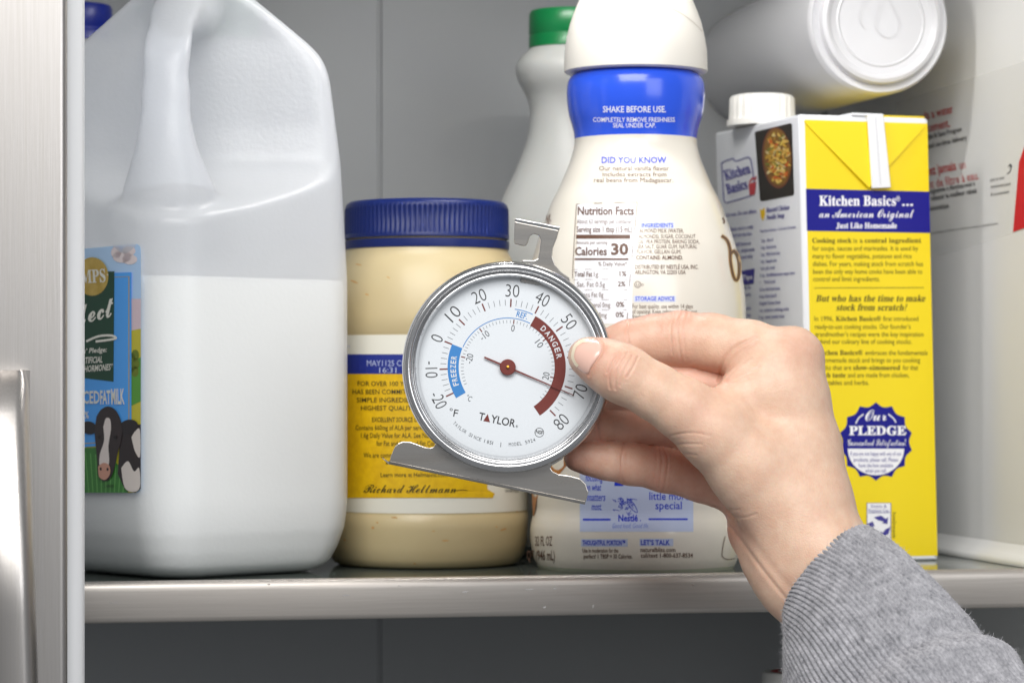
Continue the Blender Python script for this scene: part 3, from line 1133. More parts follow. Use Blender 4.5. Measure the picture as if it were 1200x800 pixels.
jprof = [(36, 0.0), (40, 0.2), (42.5, 1.4), (44.6, 4.5), (46, 10), (46.6, 18), (46.7, jz(600)), (46.2, jz(598.5)), (46.2, jz(596)), (46.2, jz(500)), (46.2, jz(394)), (46.3, jz(392)), (46.7, jz(390)), (46.4, jz(372)), (45, jz(345)), (42.6, jz(322)), (39.5, jz(306)), (37.6, jz(297)), (37.2, jz(289)), (36, jz(280))]
jar = thing('mayonnaise_jar', (JX, JY, 0), 'round jar of pale mayonnaise with dark blue ridged lid and yellow label', 'jar')
M_mayo = pmat('mayonnaise_in_clear_plastic', (198, 182, 142), 0.38, coat=0.06, sss=0.1, vary=(18, (190, 172, 132)))
jb = fix_normals(mk('jar_body', *lathe_geo(jprof, up_frame(JX, JY), 128), M_mayo, jar, sharp=50))
# oily flecks
JS = Rev(JX, JY, jprof)
pr = Print(JS, 0.08)
for (x, y, w, h_, a) in ((462, 606, 8, 1.6, .1), (437, 618, 3.5, 3, 0), (442, 612, 2.5, 1.6, .3), (522, 633, 9, 1.4, 0), (590, 620, 8, 1.8, -.3), (582, 617, 3, 1.2, 0), (508, 622, 4, 1, 0), (404, 632, 3, 2, 0), (606, 598, 2, 4, 0), (440, 593, 2, 3, 0), (415, 330, 10, 2, .4), (430, 345, 5, 1.6, .2), (455, 325, 5, 1.2, .5), (420, 310, 8, 1.4, .2), (486, 660, 3, 1.5, 0)):
    pr.ell(x, y, w / 2, h_ / 2, 9, a)
pr.build('oil_flecks', pmat('oily_orange', (196, 146, 84), 0.3), jb)
M_lid = pmat('dark_blue_lid', (6, 28, 92), 0.4, spec=0.35)


def lid_rib(i, t, k): return (0.3 if (k // 2) % 2 else -0.3) if i in (3, 4) else 0.0


lp = [(36.9, jz(281)), (37.9, jz(281)), (37.95, jz(276.5)), (37.5, jz(275.5)), (37.4, jz(247)), (37.5, jz(245.5)), (37.0, jz(241)), (35.4, jz(238)), (32, jz(237)), (0.01, jz(236.6))]
fix_normals(mk('lid', *lathe_geo(lp, up_frame(JX, JY), 400, True, False, lid_rib), M_lid, jar, sharp=60))
fix_normals(mk('lid_ring', *lathe_geo([(36.9, jz(293.5)), (37.9, jz(293)), (38.0, jz(290)), (37.9, jz(283.6)), (36.9, jz(283))], up_frame(JX, JY), 128, False, False), M_lid, jar))
lab_prof = [(46.35, jz(z)) for z in (596, 560, 520, 480, 440, 394)]
M_labw = pmat('label_white_paper', (226, 224, 212), 0.4, coat=0.1)
lab = fix_normals(mk('label', *lathe_geo(lab_prof, up_frame(JX, JY), 128, False, False), M_labw, jar, sharp=180))
LS = Rev(JX, JY, [(46.35, -50), (46.35, 300)])
pr = Print(LS, 0.22)
ys = np.linspace(438, 583, 30)
edge = [573 + 3.0 * math.sin(y * 0.35) + (4 if y > 574 else 0) for y in ys]
v = []
nx = 48
for y, e in zip(ys, edge):
    for i in range(nx + 1):
        v.append((386 + (e - 386) * i / nx, y))
f = [(j * (nx + 1) + i, (j + 1) * (nx + 1) + i, (j + 1) * (nx + 1) + i + 1, j * (nx + 1) + i + 1) for j in range(29) for i in range(nx)]
pr.add(v, f)
pr.build('yellow_panel', pmat('label_yellow', (226, 184, 6), 0.42, coat=0.1, vary=(300, (212, 168, 4))), lab)
pr = Print(LS, 0.26)
pr.rect(386, 415, 560, 438, 20)
pr.build('blue_stripe', pmat('label_blue', (20, 40, 132), 0.4, coat=0.1), lab)
pr = Print(LS, 0.42)
pr.text('MAY1125 CF', 430, 428.7, 6.6, 44, bold=0.0)
pr.text('16:31', 444.5, 436.6, 6.2, 20)
pr.text('SINCE 1913', 398, 407, 3.0, 12)
pr.build('date_print', pmat('pale_blue_dots', (176, 186, 220), 0.4), lab)
pr = Print(LS, 0.42)
for tx, x, y, w, h_, b_ in (('FOR OVER 100 YEARS, HELLMANN’S', 419, 452, 118, 5.4, .006), ('HAS BEEN COMMITTED TO USING', 413, 461.6, 112, 5.4, .006), ('SIMPLE INGREDIENTS OF THE', 418, 471.2, 106, 5.4, .006), ('HIGHEST QUALITY.', 423, 480.6, 65, 5.4, .006),
                          ('EXCELLENT SOURCE OF OMEGA 3', 436, 494, 79, 5.2, .01), ('Contains 660mg of ALA per serving, 40% of the', 416.5, 503.6, 112, 5.6, .004), ('1.6g Daily Value for ALA. See Nutrition Facts', 423, 512.6, 108, 5.6, .004), ('for Fat and Saturated Fat Content.', 441, 522, 80, 5.6, .004), ('We are committed to using cage free eggs', 426, 535.8, 100, 5.6, .004), ('and pure oils.', 452, 543.5, 34, 5.2, .004), ('Learn more at Hellmanns.com', 446, 558.4, 78, 5, .004)):
    pr.text(tx, x, y, h_, w, bold=b_)
pr.text('Richard Hellmann', 426, 577, 10.5, 108, st='s', shear=0.15, res=3)
pr.curve([(532, 575), (541, 573.6), (548, 574.6)], 0.7, 4)
pr.build('lettering', pmat('olive_ink', (52, 48, 14), 0.5), lab)
pr = Print(LS, 0.42)
pr.text('WHIPPED', 592, 576.6, 4, 16)
pr.build('lettering', M_blk, lab)

# ------------------------------------------------------------------ back bottle with green cap (and two more behind the jug)
GX, GY = 27.3, 1400.0
gs = GY / F


def gz(y): return EYE + (HY - y) * gs


gprof = [(34, 0), (38, .8), (41, 5), (42.5, 14), (42.5, 95), (42, 110), (40.5, 125), (38, gz(300)), (36.5, gz(262)), (31.8, gz(231)), (25.6, gz(200)), (20.2, gz(166)), (18.4, gz(137)), (19.8, gz(116)), (24.0, gz(97)), (25.5, gz(84)), (24.6, gz(74)), (20.5, gz(62)), (18.4, gz(57)), (17.6, gz(54)), (17.6, gz(46))]
gprof = [tuple(p) for p in smooth_prof(gprof, 4)]
M_hdpe = pmat('milky_white_bottle', (188, 189, 186), 0.42, sss=0.1)
M_green = pmat('green_cap', (4, 118, 62), 0.35, coat=0.1)


def gcap(r, z0, z1):
    return [(r * .9, z0), (r, z0), (r, z0 + 5.4), (r * .985, z0 + 5.8), (r * .985, z0 + 6.3), (r, z0 + 6.6), (r, z1 - 2.2), (r * .95, z1 - .4), (r * .85, z1), (0.01, z1)]


def small_bottle(name, x, y, dz, capmat, label, group, scale=1.0):
    t = thing(name, (x, y, 0), label, 'bottle', group)
    pr_ = [(r * scale, z + (dz if z > 100 else 0)) for r, z in gprof]
    fix_normals(mk('bottle_body', *lathe_geo(pr_, up_frame(x, y), 72), M_hdpe, t, sharp=60))
    fix_normals(mk('cap', *lathe_geo(gcap(19.0 * scale, gz(57) + dz, gz(13) + dz), up_frame(x, y), 80, True, False), capmat, t, sharp=50))
    return t


small_bottle('milk_bottle', GX, GY, 0, M_green, 'white curvy bottle with green cap behind the creamer bottle', None)
x_, y_ = P(270, 0, 1392)[:2]
small_bottle('milk_bottle', x_, y_, 3, M_green, 'white bottle with green cap hidden behind the milk jug', None, 0.8)
x_, y_ = P(92, 0, 1420)[:2]
small_bottle('milk_bottle', x_, y_, 5.5, pmat('blue_cap', (22, 40, 140), 0.35), 'bottle with dark blue cap beside the door behind the milk jug', None, 0.88)

# ------------------------------------------------------------------ tub on the level below
tb_c = P(936, 786, 1330)
tz = tb_c[2]
tub = thing('lidded_tub', (tb_c[0], tb_c[1], ZB), 'white lidded tub with red print on the level below the shelf', 'tub')
tf = up_frame(tb_c[0], tb_c[1])
fix_normals(mk('tub_body', *lathe_geo([(13, ZB), (14.5, ZB + 1), (16.4, tz - 9)], tf, 64), M_white, tub))
fix_normals(mk('lid', *lathe_geo([(16.6, tz - 9), (17.0, tz - 8.8), (17.0, tz - 1), (16.2, tz), (0.01, tz)], tf, 120, True, False, lambda i, t_, k: (0.15 if k % 2 else -0.15) if i in (1, 2) else 0), M_white, tub, sharp=50))
mk('red_print', *lathe_geo([(10, tz + 0.1), (13, tz + 0.1)], tf, 48, False, False), M_red, tub)

# ------------------------------------------------------------------ milk jug
KX, KY = -140.5, 1256.0
diag_z = np.array([-6, 0, 1.6, 5, 11, 20, 30, 128, 180, 218, 226, 231, 252, 257, 262, 280])
diag_v = np.array([44, 50, 55, 60, 63.5, 66.8, 68.0, 68.0, 65.0, 60.0, 57.0, 52.5, 27, 21, 19, 19])
gh = 1.5
ax_s = np.arange(-76, 77, gh); ax_z = np.arange(-4.5, 272, gh)
Sx, Fy, Zz = np.meshgrid(ax_s, ax_s, ax_z, indexing='ij')     # s: to the right, f: to the camera
Sx = Sx.astype(np.float32); Fy = Fy.astype(np.float32); Zz = Zz.astype(np.float32)
rt = math.radians(3.0)
s_ = Sx * math.cos(rt) + Fy * math.sin(rt)
f_ = -Sx * math.sin(rt) + Fy * math.cos(rt)
def zsm(xp, fp, sig=3.0):
    zz = np.arange(ax_z[0] - 30, ax_z[-1] + 30, 0.5)
    yv = np.interp(zz, xp, fp)
    k_ = np.exp(-(np.arange(-40, 41) * 0.5 / sig) ** 2 / 2); k_ /= k_.sum()
    return np.interp(ax_z, zz, np.convolve(np.pad(yv, 40, mode='edge'), k_, 'valid')).astype(np.float32)[None, None, :]


dg_ = np.interp(ax_z, diag_z, diag_v).astype(np.float32)[None, None, :]
dg_ = np.where(ax_z[None, None, :] < 20, dg_, zsm(diag_z, diag_v, 3.0))
R_ = dg_ * np.interp(ax_z, [0, 180, 240, 260], [0.30, 0.32, 0.55, 0.98]).astype(np.float32)[None, None, :]
a_ = (dg_ - R_) / 1.41421 + R_
u1 = np.abs((s_ + f_) / 1.41421); u2 = np.abs((f_ - s_) / 1.41421)
q1 = u1 - (a_ - R_); q2 = u2 - (a_ - R_)
G = np.sqrt(np.maximum(q1, 0) ** 2 + np.maximum(q2, 0) ** 2) - R_ + np.minimum(np.maximum(q1, q2), 0)
G = smax(G, -Zz + 0.0, 4)
G = smax(G, Zz - 262, 2)
cutf = zsm([120, 140, 148, 153, 160, 167, 173, 180, 195, 236, 244, 252, 262], [200, 120, 80, 64, 42, 24, 14, 9, 7, 6, 9, 14, 30], 2.5)
G = smax(G, f_ - cutf, 7)
hp = [(-3, 30, 138, 20), (-3, 42, 152, 20), (-3, 49, 166, 16.5), (-3, 53.5, 178, 11.5), (-3, 55, 190, 9.2), (-3, 54.5, 205, 8.4), (-3, 53, 222, 8.2), (-3, 48, 233, 8.4), (-3, 34, 242, 9), (-2, 15, 246, 13)]
Hd = chain(s_, f_, Zz, hp, 8)
bodyfull = np.sqrt(np.maximum(q1, 0) ** 2 + np.maximum(q2, 0) ** 2) - R_
Hd = smax(Hd, bodyfull + 0.3, 3)
G = smin(G, Hd, 12)
V, Q = surface_nets(G, (ax_s[0], ax_s[0], ax_z[0]), gh)
V = smooth_mesh(V, Q, 3)


def jug_world(V): return np.stack([KX + V[:, 0], KY - V[:, 1], V[:, 2]], -1)


jug = thing('milk_jug', (KX, KY, 0), 'large translucent plastic milk jug with corner handle, half full of milk', 'jug')
M_jug = bpy.data.materials.new('translucent_jug_plastic')
M_jug.use_nodes = True
nt = M_jug.node_tree
nt.nodes.remove(nt.nodes['Principled BSDF'])
out = nt.nodes['Material Output']
dif = nt.nodes.new('ShaderNodeBsdfDiffuse'); dif.inputs['Color'].default_value = lin((244, 246, 250))
trl = nt.nodes.new('ShaderNodeBsdfTranslucent'); trl.inputs['Color'].default_value = lin((246, 248, 252))
trp = nt.nodes.new('ShaderNodeBsdfTransparent'); trp.inputs['Color'].default_value = (0.93, 0.95, 0.98, 1)
gls = nt.nodes.new('ShaderNodeBsdfGlossy'); gls.inputs['Roughness'].default_value = 0.32
mx1 = nt.nodes.new('ShaderNodeMixShader'); mx1.inputs[0].default_value = 0.42
mx2 = nt.nodes.new('ShaderNodeMixShader'); mx2.inputs[0].default_value = 0.34
mx3 = nt.nodes.new('ShaderNodeMixShader')
lw = nt.nodes.new('ShaderNodeLayerWeight'); lw.inputs['Blend'].default_value = 0.5
pw = nt.nodes.new('ShaderNodeMath'); pw.operation = 'POWER'; pw.inputs[1].default_value = 4.0
fr = nt.nodes.new('ShaderNodeMath'); fr.operation = 'MULTIPLY_ADD'; fr.inputs[1].default_value = 0.5; fr.inputs[2].default_value = 0.035
nt.links.new(lw.outputs['Facing'], pw.inputs[0]); nt.links.new(pw.outputs[0], fr.inputs[0])
tc = nt.nodes.new('ShaderNodeTexCoord')
vo = nt.nodes.new('ShaderNodeTexNoise'); vo.inputs['Scale'].default_value = 520; vo.inputs['Detail'].default_value = 3
bp = nt.nodes.new('ShaderNodeBump'); bp.inputs['Strength'].default_value = 0.28; bp.inputs['Distance'].default_value = 0.0006
L_ = nt.links
L_.new(tc.outputs['Object'], vo.inputs['Vector']); L_.new(vo.outputs['Fac'], bp.inputs['Height'])
for n_ in (dif, gls): L_.new(bp.outputs['Normal'], n_.inputs['Normal'])
L_.new(dif.outputs[0], mx1.inputs[1]); L_.new(trl.outputs[0], mx1.inputs[2])
L_.new(mx1.outputs[0], mx2.inputs[1]); L_.new(trp.outputs[0], mx2.inputs[2])
L_.new(fr.outputs[0], mx3.inputs[0]); L_.new(mx2.outputs[0], mx3.inputs[1]); L_.new(gls.outputs[0], mx3.inputs[2])
L_.new(mx3.outputs[0], out.inputs[0])
shell = mk('jug_shell', jug_world(V), Q, M_jug, jug, sharp=180)
Gm = np.maximum(G + 1.4, Zz - 128.0)
Vm, Qm = surface_nets(Gm, (ax_s[0], ax_s[0], ax_z[0]), gh)
Vm = smooth_mesh(Vm, Qm, 1)
M_milk = pmat('milk', (253, 251, 242), 0.35)
fix_normals(mk('milk', jug_world(Vm), Qm, M_milk, jug, sharp=60))
jc = up_frame(KX, KY)
fix_normals(mk('cap', *lathe_geo([(19.5, 263), (20, 263), (20, 274), (19, 276), (0.01, 276)], jc, 72, True, False), M_green, jug, sharp=50))
del Sx, Fy, Zz, G, Gm, q1, q2, u1, u2, s_, f_, Hd, bodyfull

# label on the left face
nl = np.array([-math.sin(math.radians(48)), -math.cos(math.radians(48)), 0])
jl = np.array([KX, KY, 0]) + nl * ((68 - 20.4) / 1.41421 + 20.4 + 1.0)
JLP = Plane(jl, nl)


def lab_part(name, fn, col, off, parent, rough=0.35, **kw):
    pr_ = Print(JLP, off)
    fn(pr_)
    return pr_.build(name, pmat(name + '_ink', col, rough, coat=0.15, **kw), parent)


def rr_poly(p, x0, y0, x1, y1, sl=0.085, r=6):
    pts = [(x0, y0 + sl * (x1 - x0)), (x0, y1)]
    pts += [(x1 - r + r * math.sin(t), y1 - r + r * math.cos(t)) for t in [math.pi / 2 * i / 6 for i in range(7)]]
    pts += [(x1 - r + r * math.cos(t), y0 + r - r * math.sin(t)) for t in [math.pi / 2 * i / 6 for i in range(7)]]
    p.poly(pts)


jlab = lab_part('label', lambda p: rr_poly(p, 60, 286, 165, 577), (188, 220, 254), 0.0, jug)
lab_part('far_sky', lambda p: p.poly([(60, 350), (60, 432), (165, 432), (165, 350)]), (228, 206, 214), 0.12, jlab)
lab_part('cloud', lambda p: [p.ell(x, y, a, b_, 14) for x, y, a, b_ in ((143, 301, 11, 7), (151, 294, 8, 6), (136, 296, 6, 7), (152, 304, 9, 6))], (240, 226, 226), 0.14, jlab)
lab_part('yellow_field', lambda p: p.poly([(60, 420), (120, 396), (150, 388), (165, 385), (165, 572), (159, 577), (60, 577)]), (206, 196, 60), 0.18, jlab)
lab_part('green_field', lambda p: p.poly([(60, 440), (150, 428), (165, 418), (165, 470), (140, 482), (60, 490)]), (92, 160, 58), 0.24, jlab)
lab_part('trees', lambda p: [p.ell(x, y, 4.5, 6.5, 12) for x, y in ((154, 420), (158.5, 416), (159, 426), (153, 431), (158, 435))], (110, 128, 30), 0.28, jlab)
lab_part('lower_field', lambda p: p.poly([(60, 525), (120, 524), (135, 540), (150, 560), (150, 577), (60, 577)]), (58, 128, 50), 0.28, jlab)
lab_part('crop_rows', lambda p: [p.stroke([(100 + 6 * i, 530 + i), (104 + 5 * i, 577)], 1.2) for i in range(9)], (100, 170, 84), 0.32, jlab)
lab_part('blue_panel', lambda p: p.poly([(60, 322), (154, 319), (154, 520), (60, 526)]), (84, 172, 254), 0.36, jlab)
lab_part('gold_frame', lambda p: p.stroke([(60, 328), (151, 324), (151, 516), (60, 522)], 1.3), (196, 172, 120), 0.44, jlab)
lab_part('green_block', lambda p: p.poly([(60, 318), (134, 318), (133, 447), (100, 443), (60, 440)]), (24, 70, 48), 0.5, jlab)
lab_part('gold_oval', lambda p: p.ell(108, 324, 19, 22.5, 32), (190, 156, 62), 0.58, jlab, vary=(150, (216, 186, 100)))


def white_txt(p):
    p.text('KEMPS', 76, 333, 15, 48, ang=-0.06, st='b', bold=0.01)
    p.text('’', 125, 327, 6, 2)
    p.text('Select', 68, 386, 24, 69, ang=-0.24, st='s', bold=0.012, shear=0.1, res=4)
    p.curve([(101, 400), (115, 394), (130, 393), (136, 396), (128, 398), (112, 400)], 2.6, 5)
    p.text('Farmers’ Pledge:', 76, 415.5, 5.5, 49, ang=-0.07, st='sbi')
    p.text('NO ARTIFICIAL', 82, 427, 7, 38, ang=-0.07, st='sbi')
    p.text('GROWTH HORMONES*', 71, 438, 7, 61, ang=-0.08, st='sbi')
    p.text('REDUCED', 72, 473, 14, 45, st='sb', ang=-0.02)
    p.text('FAT', 117.5, 473, 15, 12, st='sb', ang=-0.02, bold=0.01)
    p.text('MILK', 130.5, 473, 17, 15.5, st='sb', ang=-0.02, bold=0.01)
    p.text('2%', 96, 490, 8, 8, st='sb')


lab_part('lettering', white_txt, (242, 240, 228), 0.7, jlab)
# cow
lab_part('cow_body', lambda p: p.poly([(141, 505), (152, 498), (165, 497), (165, 572), (158, 577), (146, 572), (138, 555)]), (44, 34, 34), 0.62, jlab)
lab_part('cow_patches', lambda p: [p.poly(smooth_prof([(154, 512), (159, 504), (164, 504), (164, 535), (158, 528), (154, 512)], 4)), p.poly(smooth_prof([(142, 548), (150, 540), (157, 552), (163, 548), (164, 570), (157, 576), (146, 571), (142, 548)], 4))], (232, 222, 214), 0.68, jlab)
lab_part('cow_ears', lambda p: [p.ell(104, 501, 10, 7.5, 18, 0.25), p.ell(150.5, 500, 11.5, 8.5, 18, -0.3)], (38, 30, 32), 0.74, jlab)
lab_part('cow_head', lambda p: p.poly(smooth_prof([(113, 488), (118, 480), (126, 476), (134, 479), (140, 488), (143, 500), (142, 515), (138, 530), (134, 548), (129, 560), (121, 563), (115, 556), (114, 540), (112, 520), (111, 505), (113, 488)], 3)), (52, 40, 40), 0.8, jlab)
lab_part('cow_blaze', lambda p: p.poly(smooth_prof([(121, 500), (124, 490), (129, 491), (130, 503), (127, 522), (128, 538), (126, 546), (117, 546), (117, 532), (122, 516), (121, 500)], 3)), (238, 226, 220), 0.88, jlab)
lab_part('cow_nose', lambda p: p.poly(smooth_prof([(115, 546), (121, 542), (128, 545), (129, 555), (123, 562), (116, 558), (115, 546)], 3)), (214, 158, 136), 0.95, jlab)
lab_part('cow_nostrils', lambda p: [p.ell(118, 549, 1.2, 1.9, 8), p.ell(126, 549.5, 1.2, 1.9, 8), p.ell(116, 512, 1.5, 2.2, 8), p.ell(135, 512, 1.8, 2.2, 8), p.text('10809', 123, 571, 3.6, 10)], (24, 18, 18), 1.05, jlab)

# ------------------------------------------------------------------ thermometer
TD = 1117.0
ts = TD / F
TC = P(595, 430, TD)


def TF(x, y, w):
    """thermometer frame in picture pixels about the dial centre; y up, w towards the eye"""
    return TC + np.array([x * ts, -w * ts, y * ts])


thermo = thing('dial_thermometer', TF(0, -160, 0), 'round steel dial thermometer with white face held in the hand', 'thermometer')
bez = [(116, -40), (121, -30), (123.5, -22), (124.2, -14), (124.0, -7), (122.6, -2.5), (120, 0.6), (117, 1.6), (114.4, 0.6), (113, -2.2), (112.6, -5.5), (111.2, -6.2), (110.4, -4.6), (108.8, -4.2), (107.6, -6), (107, -9), (105.4, -15), (104.6, -19)]
bez = [(r, h_) for r, h_ in bez]
fix_normals(mk('bezel', *lathe_geo(bez, TF, 160, False, False), M_chrome, thermo, sharp=50))
fix_normals(mk('case_back', *lathe_geo([(0.01, -42), (108, -42), (116, -40), (116, -22)], TF, 96, False, False), M_satin, thermo))
M_dial = pmat('dial_white', (240, 243, 246), 0.45)
dial = fix_normals(mk('dial_face', *lathe_geo([(106.5, -18.6), (60, -18.5), (0.01, -18.5)], TF, 96, False, False), M_dial, thermo))
M_lens = bpy.data.materials.new('clear_lens')
M_lens.use_nodes = True
nt = M_lens.node_tree
nt.nodes.remove(nt.nodes['Principled BSDF'])
g1 = nt.nodes.new('ShaderNodeBsdfGlossy'); g1.inputs['Roughness'].default_value = 0.03
g2 = nt.nodes.new('ShaderNodeBsdfTransparent'); g2.inputs['Color'].default_value = (0.97, 0.975, 0.98, 1)
lw = nt.nodes.new('ShaderNodeLayerWeight'); lw.inputs['Blend'].default_value = 0.5
pw = nt.nodes.new('ShaderNodeMath'); pw.operation = 'POWER'; pw.inputs[1].default_value = 5.0
fr = nt.nodes.new('ShaderNodeMath'); fr.operation = 'MULTIPLY_ADD'; fr.inputs[1].default_value = 0.6; fr.inputs[2].default_value = 0.02
nt.links.new(lw.outputs['Facing'], pw.inputs[0]); nt.links.new(pw.outputs[0], fr.inputs[0])
mx = nt.nodes.new('ShaderNodeMixShader')
nt.links.new(fr.outputs[0], mx.inputs[0]); nt.links.new(g2.outputs[0], mx.inputs[1]); nt.links.new(g1.outputs[0], mx.inputs[2])
nt.links.new(mx.outputs[0], nt.nodes['Material Output'].inputs[0])
fix_normals(mk('lens', *lathe_geo([(108, -8.5), (80, -7.6), (40, -7.0), (0.01, -6.8), (0.01, -8.6), (40, -8.8), (80, -9.4), (107.5, -10)], TF, 96, False, False), M_lens, thermo, sharp=60))

DP = Plane(TF(0, 0, -18.5), (0, -1, 0))
C_ = (595.0, 430.0)
ANG = {-20: -115.4, -10: -91.8, 0: -67.8, 10: -45.6, 20: -22.0, 30: 2.8, 40: 27.0, 50: 53.5, 60: 81.0, 70: 108.5, 80: 135.5}


def ang_of(t):
    ks = sorted(ANG)
    return float(np.interp(t, ks, [ANG[k] for k in ks]))


def pol(r, a): return (C_[0] + r * math.sin(math.radians(a)), C_[1] - r * math.cos(math.radians(a)))


M_tink = pmat('dial_black_ink', (40, 38, 40), 0.5)
M_tgrey = pmat('dial_grey_ink', (92, 94, 98), 0.5)
M_tred = pmat('dial_brown_ink', (122, 46, 36), 0.5)
M_tblue = pmat('dial_blue_ink', (62, 138, 208), 0.5)
M_tw = pmat('dial_white_ink', (236, 236, 238), 0.5)


def dial_text(pr, txt, r, a, h_, w, bold=0.0, st=None, flip=None):
    fl = abs(a) > 90 if flip is None else flip
    rot = math.radians(a + 180 if fl else a)
    cx, cy = pol(r, a)
    # centre of the text box at (cx,cy)
    c, s = math.cos(rot), math.sin(rot)
    x = cx - (w / 2) * c - (h_ / 2) * s
    y = cy - (w / 2) * s + (h_ / 2) * c
    pr.text(txt, x, y, h_, w, ang=rot, bold=bold, st=st, res=4)


pr = Print(DP, 0.06)
for t_ in range(-20, 81, 10):
    w = {1: 7, 2: 16, 3: 19}[len(str(t_))]
    if t_ == 60: continue
    dial_text(pr, str(t_), 89.5, ang_of(t_) + (0.8 if t_ in (30,) else 0), 14.5, w, bold=-0.013)
dial_text(pr, '60', 89.5, ang_of(60), 14.5, 16, bold=-0.013)
ta = math.radians(11.4)
pr.text('°F', 525.5, 486.5, 8.5, 10.5, ang=ta)
pr.text('T', 560.5, 491.6, 8.8, 6.6, ang=ta, bold=0.012, res=4)
pr.text('YLOR', 574.6, 494.6, 8.8, 29, ang=ta, bold=0.012, res=4)
pr.text('®', 604, 500.5, 2.8, 2.8, ang=ta)
pr.curve([(632 + 5.2 * math.cos(i * .4488), 506.5 + 5.2 * math.sin(i * .4488)) for i in range(14)], 0.6, 2, closed=True)
pr.text('NSF', 627.6, 507.2, 4.0, 8.4, ang=ta, st='sb')
pr.build('numerals', M_tink, dial)
pr = Print(DP, 0.06)
for t_ in range(-20, 81, 2):
    if t_ % 10 == 0: continue
    a = ang_of(t_)
    pr.stroke([pol(72, a), pol(79, a)], 0.5)
for t_ in np.arange(-28, 26.5, 1):
    F_ = t_ * 1.8 + 32
    if F_ < -20 or F_ > 80: continue
    a = ang_of(F_)
    pr.stroke([pol(51.5, a), pol(55, a)], 0.45)
for tc_ in (-20, -10, 0, 10, 20):
    dial_text(pr, str(tc_), 46, ang_of(tc_ * 1.8 + 32), 7.6, {1: 4, 2: 8.5, 3: 11}[len(str(tc_))], flip=(tc_ == 20))
pr.text('°C', 545.2, 467.5, 6.2, 6.5, ang=0.5)
s_txt = 'TAYLOR SINCE 1851  |  MODEL 5924'
n = len(s_txt)
for i, ch in enumerate(s_txt):
    if ch == ' ': continue
    a = 223.5 - i * (223.5 - 160) / (n - 1)
    cx, cy = pol(92.5, a)
    rot = math.radians(a + 180)
    pr.text(ch, cx - 1.2 * math.cos(rot), cy - 1.2 * math.sin(rot), 4.0, 2.4 if ch not in '|1I' else 0.7, ang=rot)
pr.build('fine_scale', M_tgrey, dial)
pr = Print(DP, 0.08)
for t_ in range(-20, 81, 10):
    a = ang_of(t_)
    pr.stroke([pol(70.5, a), pol(80, a)], 1.6)
for tc_ in (-20, -10, 0, 10, 20):
    a = ang_of(tc_ * 1.8 + 32)
    pr.stroke([pol(51, a), pol(56, a)], 1.3)
pr.arc(C_[0], C_[1], 61.5, 28.5, 146.5, 13, 60)
pr.poly([(566.2, 493.0), (571.6, 484.8), (574.2, 494.6)])
pr.build('danger_arc', M_tred, dial)
pr = Print(DP, 0.08)
pr.arc(C_[0], C_[1], 64, -121, -67.5, 13, 40)
pr.arc(C_[0], C_[1], 57.5, -66, 27, 0.9, 60)
pr.arc(C_[0], C_[1], 68.3, 7, 25.5, 0.9, 16)
dial_text(pr, 'REF.', 63, 15.5, 6.4, 13, bold=0.012)
pr.build('cold_arcs', M_tblue, dial)
pr = Print(DP, 0.14)


def arc_text(pr, txt, r, a0, a1, h_, cw, flip=False, st='sb'):
    n = len(txt)
    for i, ch in enumerate(txt):
        a = a0 + (a1 - a0) * i / (n - 1)
        dial_text(pr, ch, r, a, h_, cw if ch != 'I' else cw * .4, st=st, flip=flip)


arc_text(pr, 'DANGER', 61.5, 43, 78, 6.2, 5.2)
arc_text(pr, 'FREEZER', 64, -108, -80, 6.2, 4.0)
pr.build('arc_lettering', M_tw, dial)

# needle and hub
a = math.radians(113)
d_ = np.array([math.sin(a), -0.0 + math.cos(a)])      # image up positive
nrm = np.array([-d_[1], d_[0]])


def needle_geo(w0, w1):
    pts = [d_ * -30 + nrm * 1.0, d_ * -30 - nrm * 1.0, d_ * 0 - nrm * 1.1, d_ * 84 - nrm * 0.45, d_ * 84 + nrm * 0.45, d_ * 0 + nrm * 1.1]
    v = [TF(p[0], p[1], w0) for p in pts] + [TF(p[0], p[1], w1) for p in pts]
    n = 6
    f = [tuple(range(n)), tuple(range(n, 2 * n))[::-1]] + [(i, (i + 1) % n, n + (i + 1) % n, n + i) for i in range(n)]
    return v, f


fix_normals(mk('needle', *needle_geo(-15.5, -14.9), M_tred, thermo, smooth=False))
fix_normals(mk('hub', *lathe_geo([(9.4, -15.8), (9.4, -13), (8.6, -12.4), (0.01, -12.2)], TF, 48, True, False), M_tred, thermo))
fix_normals(mk('hub_pin', *lathe_geo([(2.0, -12.2), (1.8, -10.6), (0.01, -10.2)], TF, 20, False, False), pmat('brass', (206, 150, 60), 0.25, 1.0), thermo))

# sheet steel stand: hanger and foot
def plate(pts, w0, w1):
    v = [TF(x - 595, 430 - y, w0) for x, y in pts] + [TF(x - 595, 430 - y, w1) for x, y in pts]
    n = len(pts)
    f = [tuple(range(n)), tuple(range(n, 2 * n))[::-1]] + [(i, (i + 1) % n, n + (i + 1) % n, n + i) for i in range(n)]
    return v, f


hang_out = [(603, 258.5), (655.4, 269), (653, 278), (648.6, 289), (647.4, 300), (651, 310), (658, 318), (668, 325), (672, 340), (610, 330), (612, 304), (626, 304.5), (630.5, 302), (632.4, 294), (634, 281), (631.5, 275.5), (626.5, 273.2), (621.5, 275.5), (619, 283), (617, 287), (614, 287.6), (603, 285), (602.3, 282)]
hg = fix_normals(mk('hanger', *plate(hang_out, -20, -16.5), M_satin, thermo, smooth=False))
hb = hg.modifiers.new('bevel', 'BEVEL'); hb.width = 0.00028; hb.segments = 2; hb.limit_method = 'ANGLE'
